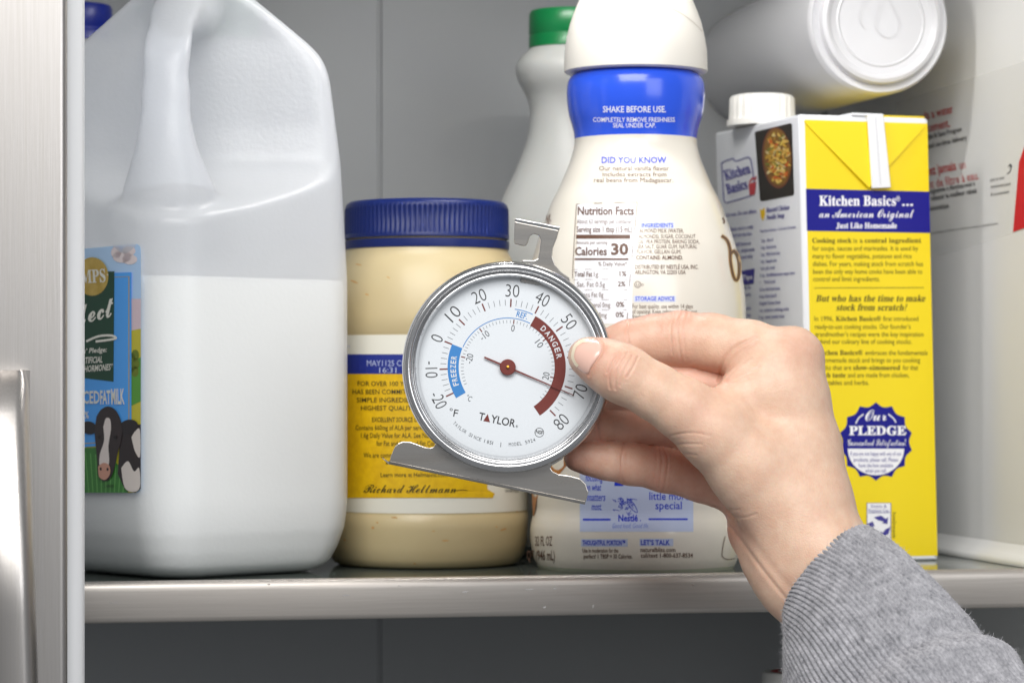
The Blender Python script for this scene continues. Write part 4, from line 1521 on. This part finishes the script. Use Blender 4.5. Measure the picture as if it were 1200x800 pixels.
# rolled lip on top of the hanger
v, f = [], []
lipA, lipB = np.array([603.2, 258.5]), np.array([655.6, 269.0])
nrm2 = np.array([0.197, -0.98])
seg = [(0, -16.3), (2.0, -16.2), (3.4, -17.4), (4.4, -20), (4.6, -26), (4.6, -36), (3.4, -36), (3.2, -25), (2.4, -20.5), (0, -20)]
for e in (lipA, lipB):
    for (u_, w_) in seg:
        p = e + nrm2 * u_
        v.append(TF(p[0] - 595, 430 - p[1], w_))
n = len(seg)
f = [(i, (i + 1) % n, n + (i + 1) % n, n + i) for i in range(n)] + [tuple(range(n))[::-1], tuple(range(n, 2 * n))]
fix_normals(mk('hanger_lip', v, f, M_chrome, thermo, sharp=30))
foot = [(455.5, 541), (457.5, 534), (462, 523.5), (466, 519.6), (471, 517.6), (480, 517.8), (490, 521.4), (497, 524), (503, 525), (508, 523.6), (510, 520), (509, 516), (500, 505), (520, 470), (670, 500), (660, 538), (651, 543.5), (646.4, 546), (645.6, 549), (648, 552.6), (655, 556), (669, 558), (680, 561), (687, 567.6), (690, 577), (688.4, 584), (686.6, 588.6)]
ft = fix_normals(mk('foot', *plate(foot, -25, -21), M_satin, thermo, smooth=False))
hb = ft.modifiers.new('bevel', 'BEVEL'); hb.width = 0.00028; hb.segments = 2; hb.limit_method = 'ANGLE'
v = []
lipA, lipB = np.array([455.4, 540.8]), np.array([686.8, 588.4])
nrm2 = np.array([-0.2, 0.98])
seg = [(0, -20.8), (1.6, -21.2), (3.0, -23), (3.6, -26), (3.7, -70), (2.5, -70), (2.2, -27), (1.2, -25.3), (0, -25)]
for e in (lipA, lipB):
    for (u_, w_) in seg:
        p = e + nrm2 * u_
        v.append(TF(p[0] - 595, 430 - p[1], w_))
n = len(seg)
f = [(i, (i + 1) % n, n + (i + 1) % n, n + i) for i in range(n)] + [tuple(range(n))[::-1], tuple(range(n, 2 * n))]
fix_normals(mk('foot_flange', v, f, M_satin, thermo, sharp=30))
# little bent burr at the foot's left corner
v = [TF(x - 595, 430 - y, w_) for x, y, w_ in ((455.5, 545, -24), (446.5, 537.2, -26), (447.2, 536.6, -26), (456.6, 543, -24))]
mk('foot_burr', v, [(0, 1, 2, 3)], M_chrome, thermo, smooth=False)

# ------------------------------------------------------------------ hand
hs = 2.6
gx = np.arange(640, 1096, hs); gy = np.arange(350, 832, hs); gw = np.arange(-150, 92, hs)
X, Y, Wd = np.meshgrid(gx, gy, gw, indexing='ij')
X = X.astype(np.float32); Y = Y.astype(np.float32); Wd = Wd.astype(np.float32)


def ch(pts, k=8): return chain(X, Y, Wd, pts, k)


# palm, back of the hand, wrist, forearm
palm = ch([(916, 428, -36, 41), (926, 470, -34, 46), (936, 525, -28, 49), (948, 590, -18, 52), (960, 645, -6, 58), (1010, 712, 16, 58), (1062, 770, 38, 58)], 10)
palm = smin(palm, ch([(904, 470, -74, 38), (915, 540, -66, 46), (925, 600, -50, 48), (935, 655, -22, 50)], 10), 22)
palm = smin(palm, ch([(888, 525, -100, 34), (898, 580, -84, 38), (908, 625, -62, 40), (930, 668, -20, 46), (985, 740, 10, 48)], 10), 20)
palm = smin(palm, ch([(874, 580, -106, 26), (886, 622, -80, 30), (904, 655, -48, 33), (930, 690, -14, 36)], 10), 16)
# thumb with its metacarpal and thenar mass
thumb = ch([(687.5, 417, 23, 21.5), (702, 423, 26, 26), (718, 432, 28.5, 30.5), (733, 440, 30, 32.5), (768, 459, 28, 31.5), (800, 478, 22, 35), (838, 506, 12, 44), (880, 545, -2, 52), (925, 600, -12, 55)], 10)
web = ch([(846, 486, -8, 26), (880, 462, -22, 36), (916, 450, -32, 38)], 10)
palm = smin(palm, smin(thumb, web, 18), 26)
# knuckle bumps
palm = smin(palm, ch([(930, 414, -46, 32), (934, 418, -40, 32)]), 14)
idx = ch([(690, 416, -66, 21), (712, 411, -68, 24), (737, 404, -70, 27.5), (766, 399, -70, 29), (797, 397, -68, 31.5), (835, 400, -62, 32), (880, 412, -52, 36), (915, 426, -42, 38)], 8)
mid = ch([(672, 462, -66, 20), (700, 458, -70, 24), (735, 456, -76, 27), (770, 452, -82, 29), (805, 450, -86, 31), (860, 460, -84, 34), (905, 475, -76, 36)], 8)
rng = ch([(664, 500, -64, 19), (695, 497, -72, 22.5), (730, 495.5, -82, 24.5), (775, 496, -92, 27), (830, 510, -100, 30), (885, 530, -100, 33)], 8)
lit = ch([(676, 536.5, -60, 15.5), (692, 537, -64, 18.5), (712, 539, -70, 21.5), (740, 543, -80, 24), (778, 549, -92, 26.5), (822, 560, -102, 27), (874, 580, -106, 27)], 8)
acc = smin(palm, idx, 10)
for fg in (mid, rng, lit):
    acc = np.minimum(acc, smin(palm, fg, 12))
V, Q = surface_nets(acc, (gx[0], gy[0], gw[0]), hs)
V = smooth_mesh(V, Q, 2)
del X, Y, Wd, palm, thumb, web, idx, mid, rng, lit, acc


def hand_world(V):
    return Pv(V[:, 0], V[:, 1], TD - V[:, 2] * ts)


me = bpy.data.meshes.new('tmp_hand')
me.from_pydata((V * S).tolist(), [], Q[:, ::-1].tolist())
ob = bpy.data.objects.new('tmp_hand', me)
COL.objects.link(ob)
sm = ob.modifiers.new('s', 'SUBSURF'); sm.levels = 1; sm.render_levels = 1
dg = bpy.context.evaluated_depsgraph_get()
me2 = bpy.data.meshes.new_from_object(ob.evaluated_get(dg))
bpy.data.objects.remove(ob)
nv = len(me2.vertices)
co = np.zeros(nv * 3); me2.vertices.foreach_get('co', co); co = co.reshape(-1, 3) / S
no = np.zeros(nv * 3); me2.vertices.foreach_get('normal', no); no = no.reshape(-1, 3)
faces2 = np.zeros(len(me2.polygons) * 4, int); me2.polygons.foreach_get('vertices', faces2); faces2 = faces2.reshape(-1, 4)
# orient normals outwards (w+ side must face the eye)
probe = np.argmax(co[:, 2])
if no[probe, 2] < 0: no = -no
disp = np.zeros(nv)
red = np.zeros(nv)


def crease(pts, sig, depth, wmin=-200, wmax=200, redden=0.0, rs=4.0):
    global disp, red
    p = np.array([q for q in smooth_prof([(a, b) for a, b in pts], 5)])
    d2 = np.full(nv, 1e9)
    mg = sig * rs * 3
    lo, hi = p.min(0) - mg, p.max(0) + mg
    sel = np.nonzero((co[:, 0] > lo[0]) & (co[:, 0] < hi[0]) & (co[:, 1] > lo[1]) & (co[:, 1] < hi[1]))[0]
    cs, ds = co[sel, :2], np.full(len(sel), 1e9)
    for a, b in zip(p[:-1], p[1:]):
        ab = b - a
        t = np.clip(((cs - a) @ ab) / (ab @ ab + 1e-9), 0, 1)
        dd = cs - a - t[:, None] * ab
        ds = np.minimum(ds, (dd ** 2).sum(1))
    d2[sel] = ds
    m = (co[:, 2] > wmin) & (co[:, 2] < wmax) & (no[:, 2] > 0.0)
    g = np.exp(-d2 / (sig * sig)) * m
    disp -= depth * g
    disp += depth * 0.35 * np.exp(-d2 / (9 * sig * sig)) * m
    red += redden * np.exp(-d2 / (rs * rs * sig * sig)) * m


# thumb knuckle
for pts in ([(729, 416), (720, 426), (714, 440), (715, 455)], [(735, 414), (728, 426), (722, 440), (721, 456)], [(741, 417), (735, 428), (729, 441), (727, 452)], [(747, 419), (742, 430), (735, 442)], [(724, 414), (716, 424), (711, 437)]):
    crease(pts, 1.25, 1.25, -5, 200, 0.16)
# folds at the base of the thumb
for pts in ([(777, 513), (795, 508), (815, 507), (832, 510)], [(781, 524), (800, 520), (822, 520)], [(786, 535), (802, 532), (816, 533)]):
    crease(pts, 1.7, 0.7, -60, 200, 0.12)
# web folds between thumb and index
for pts in ([(846, 444), (853, 428), (868, 412), (884, 403)], [(849, 447), (862, 432), (880, 420)], [(852, 449), (868, 440), (890, 430)], [(858, 449), (876, 444)]):
    crease(pts, 1.8, 0.8, -80, 200, 0.10)
crease([(843, 447), (845, 432), (852, 416), (866, 404), (886, 395)], 2.4, 2.2, -80, 200, 0.15)
# finger creases
for pts, dpt in (([(737, 377), (735, 390), (737, 402)], 1.4), ([(800, 366), (794, 382), (795, 400), (799, 424)], 1.3), ([(790, 368), (786, 385), (788, 415)], .9), ([(806, 368), (801, 390), (804, 420)], .8), ([(776, 370), (773, 392)], .5)):
    crease(pts, 1.3, dpt * 0.75, -120, -20, 0.13)
for pts, dpt in (([(731, 520), (728, 540), (730, 564)], 1.4), ([(772, 522), (776, 540), (772, 572)], 1.2), ([(778, 522), (783, 542), (778, 574)], 1.2), ([(769, 525), (769, 545), (765, 568)], .7)):
    crease(pts, 1.2, dpt * 0.7, -140, -20, 0.12)
crease([(701, 488), (700, 500), (703, 516)], 1.3, 0.9, -140, -20, 0.25)
# wrist tendons and folds
crease([(838, 594), (846, 604), (860, 622), (884, 654), (912, 690), (950, 735)], 2.6, 1.3, -140, 200, 0.08)
crease([(862, 606), (882, 634), (903, 662), (935, 700), (970, 745)], 5, 0.8, -140, 200, 0.03)
crease([(842, 598), (856, 605), (872, 606), (886, 602)], 1.6, 0.6, -140, 200, 0.05)
crease([(838, 592), (850, 597), (866, 597)], 1.6, 0.6, -140, 200, 0.08)
# nail groove
nail_pts = [(668.6, 418.5), (672, 403), (682, 396.8), (697.5, 397), (705, 403.5), (704.5, 413), (698.5, 422), (692.5, 430.5), (688.5, 438), (680.5, 435), (672, 427)]
crease([(690, 439.5), (693, 431.5), (699, 422.5), (705, 413.5), (706.2, 403), (699, 395.5)], 1.6, 1.3, 0, 200, 0.25)
# slow unevenness of flesh
rs_ = np.random.RandomState(4)
for _ in range(26):
    k_ = rs_.normal(size=3) * 0.035
    disp += 0.13 * np.sin(co @ k_ + rs_.uniform(0, 6.28))
co2 = co + no * disp[:, None]
hw_ = hand_world(co2)
person_loc = P(960, 655, TD)
hand = mk('person', hw_, faces2, pmat('tmp', (200, 160, 140)), None, sharp=180, loc=person_loc)
fix_normals(hand)
tag(hand, 'right hand with gray ribbed sweater cuff reaching in and holding the dial thermometer', 'person')
# skin colour stored per vertex: fingers and joints are pinker
pink = np.clip((-co[:, 2] - 25) / 45, 0, 1) * np.clip((880 - co[:, 0]) / 60, 0, 1) * 0.55
pink += 0.28 * np.exp(-((co[:, 0] - 700) ** 2 + (co[:, 1] - 425) ** 2) / 34 ** 2)
pink += 0.30 * np.exp(-((co[:, 0] - 940) ** 2 + (co[:, 1] - 405) ** 2) / 30 ** 2)
pink += 0.22 * np.exp(-((co[:, 0] - 820) ** 2 + (co[:, 1] - 480) ** 2) / 26 ** 2)
pink += 0.35 * np.exp(-((co[:, 0] - 860) ** 2 + (co[:, 1] - 628) ** 2) / 24 ** 2)
pink += 0.5 * np.clip((715 - co[:, 0]) / 50, 0, 1) * (co[:, 2] < -20)
pink += np.clip(red, 0, 0.6)
pink = np.clip(pink, 0, 1)
att = hand.data.attributes.new('skin_tone', 'FLOAT', 'POINT')
att.data.foreach_set('value', pink.astype(np.float32))
M_skin = bpy.data.materials.new('skin')
M_skin.use_nodes = True
nt = M_skin.node_tree
b = nt.nodes['Principled BSDF']
at = nt.nodes.new('ShaderNodeAttribute'); at.attribute_name = 'skin_tone'
mixc = nt.nodes.new('ShaderNodeMix'); mixc.data_type = 'RGBA'
mixc.inputs['A'].default_value = lin((228, 196, 172))
mixc.inputs['B'].default_value = lin((202, 138, 120))
nt.links.new(at.outputs['Fac'], mixc.inputs['Factor'])
tc = nt.nodes.new('ShaderNodeTexCoord')
n1 = nt.nodes.new('ShaderNodeTexNoise'); n1.inputs['Scale'].default_value = 130; n1.inputs['Detail'].default_value = 9; n1.inputs['Roughness'].default_value = 0.7
nt.links.new(tc.outputs['Object'], n1.inputs['Vector'])
mix2 = nt.nodes.new('ShaderNodeMix'); mix2.data_type = 'RGBA'; mix2.blend_type = 'MULTIPLY'
cr = nt.nodes.new('ShaderNodeValToRGB')
cr.color_ramp.elements[0].position = 0.3; cr.color_ramp.elements[0].color = (0.86, 0.74, 0.70, 1)
cr.color_ramp.elements[1].position = 0.65; cr.color_ramp.elements[1].color = (1, 1, 1, 1)
nt.links.new(n1.outputs['Fac'], cr.inputs['Fac'])
mix2.inputs['Factor'].default_value = 0.8
nt.links.new(mixc.outputs['Result'], mix2.inputs['A']); nt.links.new(cr.outputs['Color'], mix2.inputs['B'])
nt.links.new(mix2.outputs['Result'], b.inputs['Base Color'])
b.inputs['Roughness'].default_value = 0.46
b.inputs['Subsurface Weight'].default_value = 0.35
b.inputs['Subsurface Radius'].default_value = (1.0, 0.35, 0.2)
b.inputs['Subsurface Scale'].default_value = 0.0022
vo = nt.nodes.new('ShaderNodeTexVoronoi'); vo.inputs['Scale'].default_value = 1500
n3 = nt.nodes.new('ShaderNodeTexNoise'); n3.inputs['Scale'].default_value = 700; n3.inputs['Detail'].default_value = 5
nt.links.new(tc.outputs['Object'], vo.inputs['Vector']); nt.links.new(tc.outputs['Object'], n3.inputs['Vector'])
ad = nt.nodes.new('ShaderNodeMath'); ad.operation = 'ADD'
nt.links.new(vo.outputs['Distance'], ad.inputs[0]); nt.links.new(n3.outputs['Fac'], ad.inputs[1])
bp = nt.nodes.new('ShaderNodeBump'); bp.inputs['Strength'].default_value = 0.2; bp.inputs['Distance'].default_value = 0.0004
nt.links.new(ad.outputs[0], bp.inputs['Height']); nt.links.new(bp.outputs['Normal'], b.inputs['Normal'])
hand.data.materials.clear(); hand.data.materials.append(M_skin)

# thumbnail, laid on the thumb
bvh = BVHTree.FromPolygons([tuple(p) for p in hw_], [tuple(map(int, q)) for q in faces2])
npx = np.array(smooth_prof(nail_pts + [nail_pts[0]], 4))[:-1]
cen = npx.mean(0)
v, f = [], []
rings = [1.0, 0.97, 0.85, 0.65, 0.4, 0.15]
eye = Vector((0, 0, EYE))
for ri, rr_ in enumerate(rings):
    for p in npx:
        q = cen + (p - cen) * rr_
        d = Vector(((q[0] - 600) / F, 1, (HY - q[1]) / F))
        hit = bvh.ray_cast(eye, d.normalized(), 3000)
        hp_ = hit[0] if hit[0] is not None else Vector(P(q[0], q[1], TD - 40 * ts))
        lift = [-0.1, 0.22, 0.42, 0.5, 0.55, 0.55][ri]
        v.append(np.array(hp_) + np.array([0, -lift, 0]))
n = len(npx)
for ri in range(len(rings) - 1):
    for k in range(n):
        f.append((ri * n + k, ri * n + (k + 1) % n, (ri + 1) * n + (k + 1) % n, (ri + 1) * n + k))
f.append(tuple(range((len(rings) - 1) * n, len(rings) * n)))
M_nail = pmat('fingernail', (232, 190, 174), 0.2, coat=0.4)
fix_normals(mk('thumbnail', v, f, M_nail, hand, sharp=180))
# pale free edge of the nail
edge_p = [(676, 430.5), (672.3, 426), (669.2, 418.5), (670.5, 409.5), (673.4, 403.2), (681.5, 397.4), (690, 396.6)]
v, f = [], []
pp = smooth_prof(edge_p, 5)
for i, p in enumerate(pp):
    for k_, q in enumerate((p, p + (cen - p) * 0.2)):
        d = Vector(((q[0] - 600) / F, 1, (HY - q[1]) / F))
        hit = bvh.ray_cast(eye, d.normalized(), 3000)
        hp_ = hit[0] if hit[0] is not None else Vector(P(q[0], q[1], TD - 20 * ts))
        v.append(np.array(hp_) + np.array([0, -0.62, 0]))
for i in range(len(pp) - 1):
    f.append((2 * i, 2 * i + 1, 2 * i + 3, 2 * i + 2))
mk('nail_edge', v, f, pmat('nail_edge', (236, 222, 196), 0.3), hand, sharp=180)

# sleeve
st_c = np.array([(970, 672), (990, 708), (1011, 751), (1041, 806), (1078, 858), (1120, 915)], float)
st_r = np.array([73, 90, 110, 128, 140, 150], float)
st_w = np.array([-2, 16, 36, 62, 88, 120], float)
ang_c = np.array([-0.845, -0.70, -0.61, -0.60, -0.60, -0.60])     # direction of the chord in the picture
tpar = np.linspace(0, 5, 110)


def cr_interp(arr, t):
    i = int(min(max(math.floor(t), 0), len(arr) - 2)); u = t - i
    p0 = arr[max(i - 1, 0)]; p1 = arr[i]; p2 = arr[i + 1]; p3 = arr[min(i + 2, len(arr) - 1)]
    return 0.5 * ((2 * p1) + (-p0 + p2) * u + (2 * p0 - 5 * p1 + 4 * p2 - p3) * u * u + (-p0 + 3 * p1 - 3 * p2 + p3) * u ** 3)


NR = 72
NS = NR * 12
rows = []
th_ = np.arange(NS) / NS * 2 * math.pi
axis = np.array([.70, .62, .40]); axis /= np.linalg.norm(axis)
wr = np.random.RandomState(9)
ph = wr.uniform(0, 6.28, 8)


def sleeve_ring(t, dr=0.0, ribamp=1.0):
    c = cr_interp(st_c, t); r = cr_interp(st_r, t) + dr; w = cr_interp(st_w, t); ag = cr_interp(ang_c, t)
    cv = np.array([math.cos(ag), math.sin(ag), 0.0])
    e2_ = np.cross(axis, cv); e2_ /= np.linalg.norm(e2_)
    if e2_[2] < 0: e2_ = -e2_
    drift = 0.25 * t + 0.06 * np.sin(t * 2 + th_ * 2)
    u = NR * (th_ + 0.6 * 2.3 * math.tanh(t / 2.3) * (1 - np.cos(th_)) / 2) + drift * 2
    rib = (np.abs(np.sin(u / 2)) ** 0.6 - 0.6) * (4.3 + 1.0 * np.cos(th_)) * ribamp
    wob = 1.4 * np.sin(3 * th_ + t * 1.3 + ph[0]) + 0.9 * np.sin(5 * th_ - t * 2.2 + ph[1]) + 0.5 * np.sin(11 * th_ + t * 5 + ph[2])
    stitch = 0.35 * np.sin(t * 95 + np.sin(u) * 1.2) * ribamp
    bulge = 10 * math.exp(-((t - 3.75) / 0.35) ** 2) - 7 * math.exp(-((t - 3.2) / 0.22) ** 2)
    rr = r + rib + wob + stitch + bulge * (0.6 + 0.4 * np.cos(th_ - 1.0))
    pts = np.array([c[0], c[1], w])[None] + cv[None] * (rr * np.cos(th_))[:, None] + e2_[None] * (0.86 * rr * np.sin(th_))[:, None]
    return pts


seq = [(0.35, -9, .4), (0.12, -8, .5), (0.0, -5.5, .8)] + [(0.0 + 0.012, -1.5, 1.0)]
for (t_, dr, ra) in seq: rows.append(sleeve_ring(t_, dr, ra))
for t_ in np.linspace(0.04, 5, 170): rows.append(sleeve_ring(t_))
A = np.concatenate(rows)
n_r = len(rows)
ii = np.arange(n_r - 1)[:, None] * NS; kk = np.arange(NS)[None]
k2 = (kk + 1) % NS
Fq = np.stack([ii + kk, ii + k2, ii + NS + k2, ii + NS + kk], -1).reshape(-1, 4)
M_knit = bpy.data.materials.new('grey_knit')
M_knit.use_nodes = True
nt = M_knit.node_tree
b = nt.nodes['Principled BSDF']
tc = nt.nodes.new('ShaderNodeTexCoord')
n1 = nt.nodes.new('ShaderNodeTexNoise'); n1.inputs['Scale'].default_value = 750; n1.inputs['Detail'].default_value = 5
n2 = nt.nodes.new('ShaderNodeTexNoise'); n2.inputs['Scale'].default_value = 210; n2.inputs['Detail'].default_value = 4
for n_ in (n1, n2): nt.links.new(tc.outputs['Object'], n_.inputs['Vector'])
adn = nt.nodes.new('ShaderNodeMath'); adn.operation = 'ADD'
nt.links.new(n1.outputs['Fac'], adn.inputs[0]); nt.links.new(n2.outputs['Fac'], adn.inputs[1])
cr = nt.nodes.new('ShaderNodeValToRGB')
mlt = nt.nodes.new('ShaderNodeMath'); mlt.operation = 'MULTIPLY'; mlt.inputs[1].default_value = 0.5
nt.links.new(adn.outputs[0], mlt.inputs[0]); nt.links.new(mlt.outputs[0], cr.inputs['Fac'])
cr.color_ramp.elements[0].position = 0.34; cr.color_ramp.elements[0].color = lin((124, 124, 129))
cr.color_ramp.elements[1].position = 0.68; cr.color_ramp.elements[1].color = lin((182, 181, 186))
nt.links.new(cr.outputs['Color'], b.inputs['Base Color'])
b.inputs['Roughness'].default_value = 0.95
b.inputs['Specular IOR Level'].default_value = 0.1
b.inputs['Sheen Weight'].default_value = 0.25
b.inputs['Sheen Roughness'].default_value = 0.5
bp = nt.nodes.new('ShaderNodeBump'); bp.inputs['Strength'].default_value = 0.6; bp.inputs['Distance'].default_value = 0.0006
nt.links.new(n1.outputs['Fac'], bp.inputs['Height']); nt.links.new(bp.outputs['Normal'], b.inputs['Normal'])
slv = mk('sleeve', hand_world(A), Fq, M_knit, hand, sharp=180)
fix_normals(slv)
# fuzz: fine fibres standing off the knit
fz = MB()
fr_ = np.random.RandomState(11)
for _ in range(9000):
    t_i = fr_.randint(3, n_r - 40); k_i = fr_.randint(NS)
    p = A[t_i * NS + k_i]
    if p[1] > 830 or p[0] > 1240: continue
    c = cr_interp(st_c, min(t_i / n_r * 5, 4.9)); w = cr_interp(st_w, min(t_i / n_r * 5, 4.9))
    nrm_ = p - np.array([c[0], c[1], w]); nrm_ /= np.linalg.norm(nrm_)
    d1 = nrm_ * fr_.uniform(.3, 1.0) + fr_.normal(size=3) * 0.8
    d1 /= np.linalg.norm(d1)
    d2 = d1 + fr_.normal(size=3) * 0.7
    l = fr_.uniform(1.5, 4.5)
    sd = np.cross(d1, fr_.normal(size=3)); sd /= np.linalg.norm(sd)
    sd *= 0.16
    p1 = p + d1 * l; p2 = p1 + d2 * l * .8
    fz.add([p - sd, p + sd, p1 + sd * .8, p1 - sd * .8, p2], [(0, 1, 2, 3), (3, 2, 4)])
o = mk('fuzz', hand_world(np.array(fz.v)), fz.f, pmat('grey_fibre', (186, 185, 190), 0.9, spec=0.1), hand, smooth=False)
o['kind'] = 'stuff'

bpy.data.scenes.remove(TXS)
for m_ in list(bpy.data.materials):
    if m_.users == 0: bpy.data.materials.remove(m_)
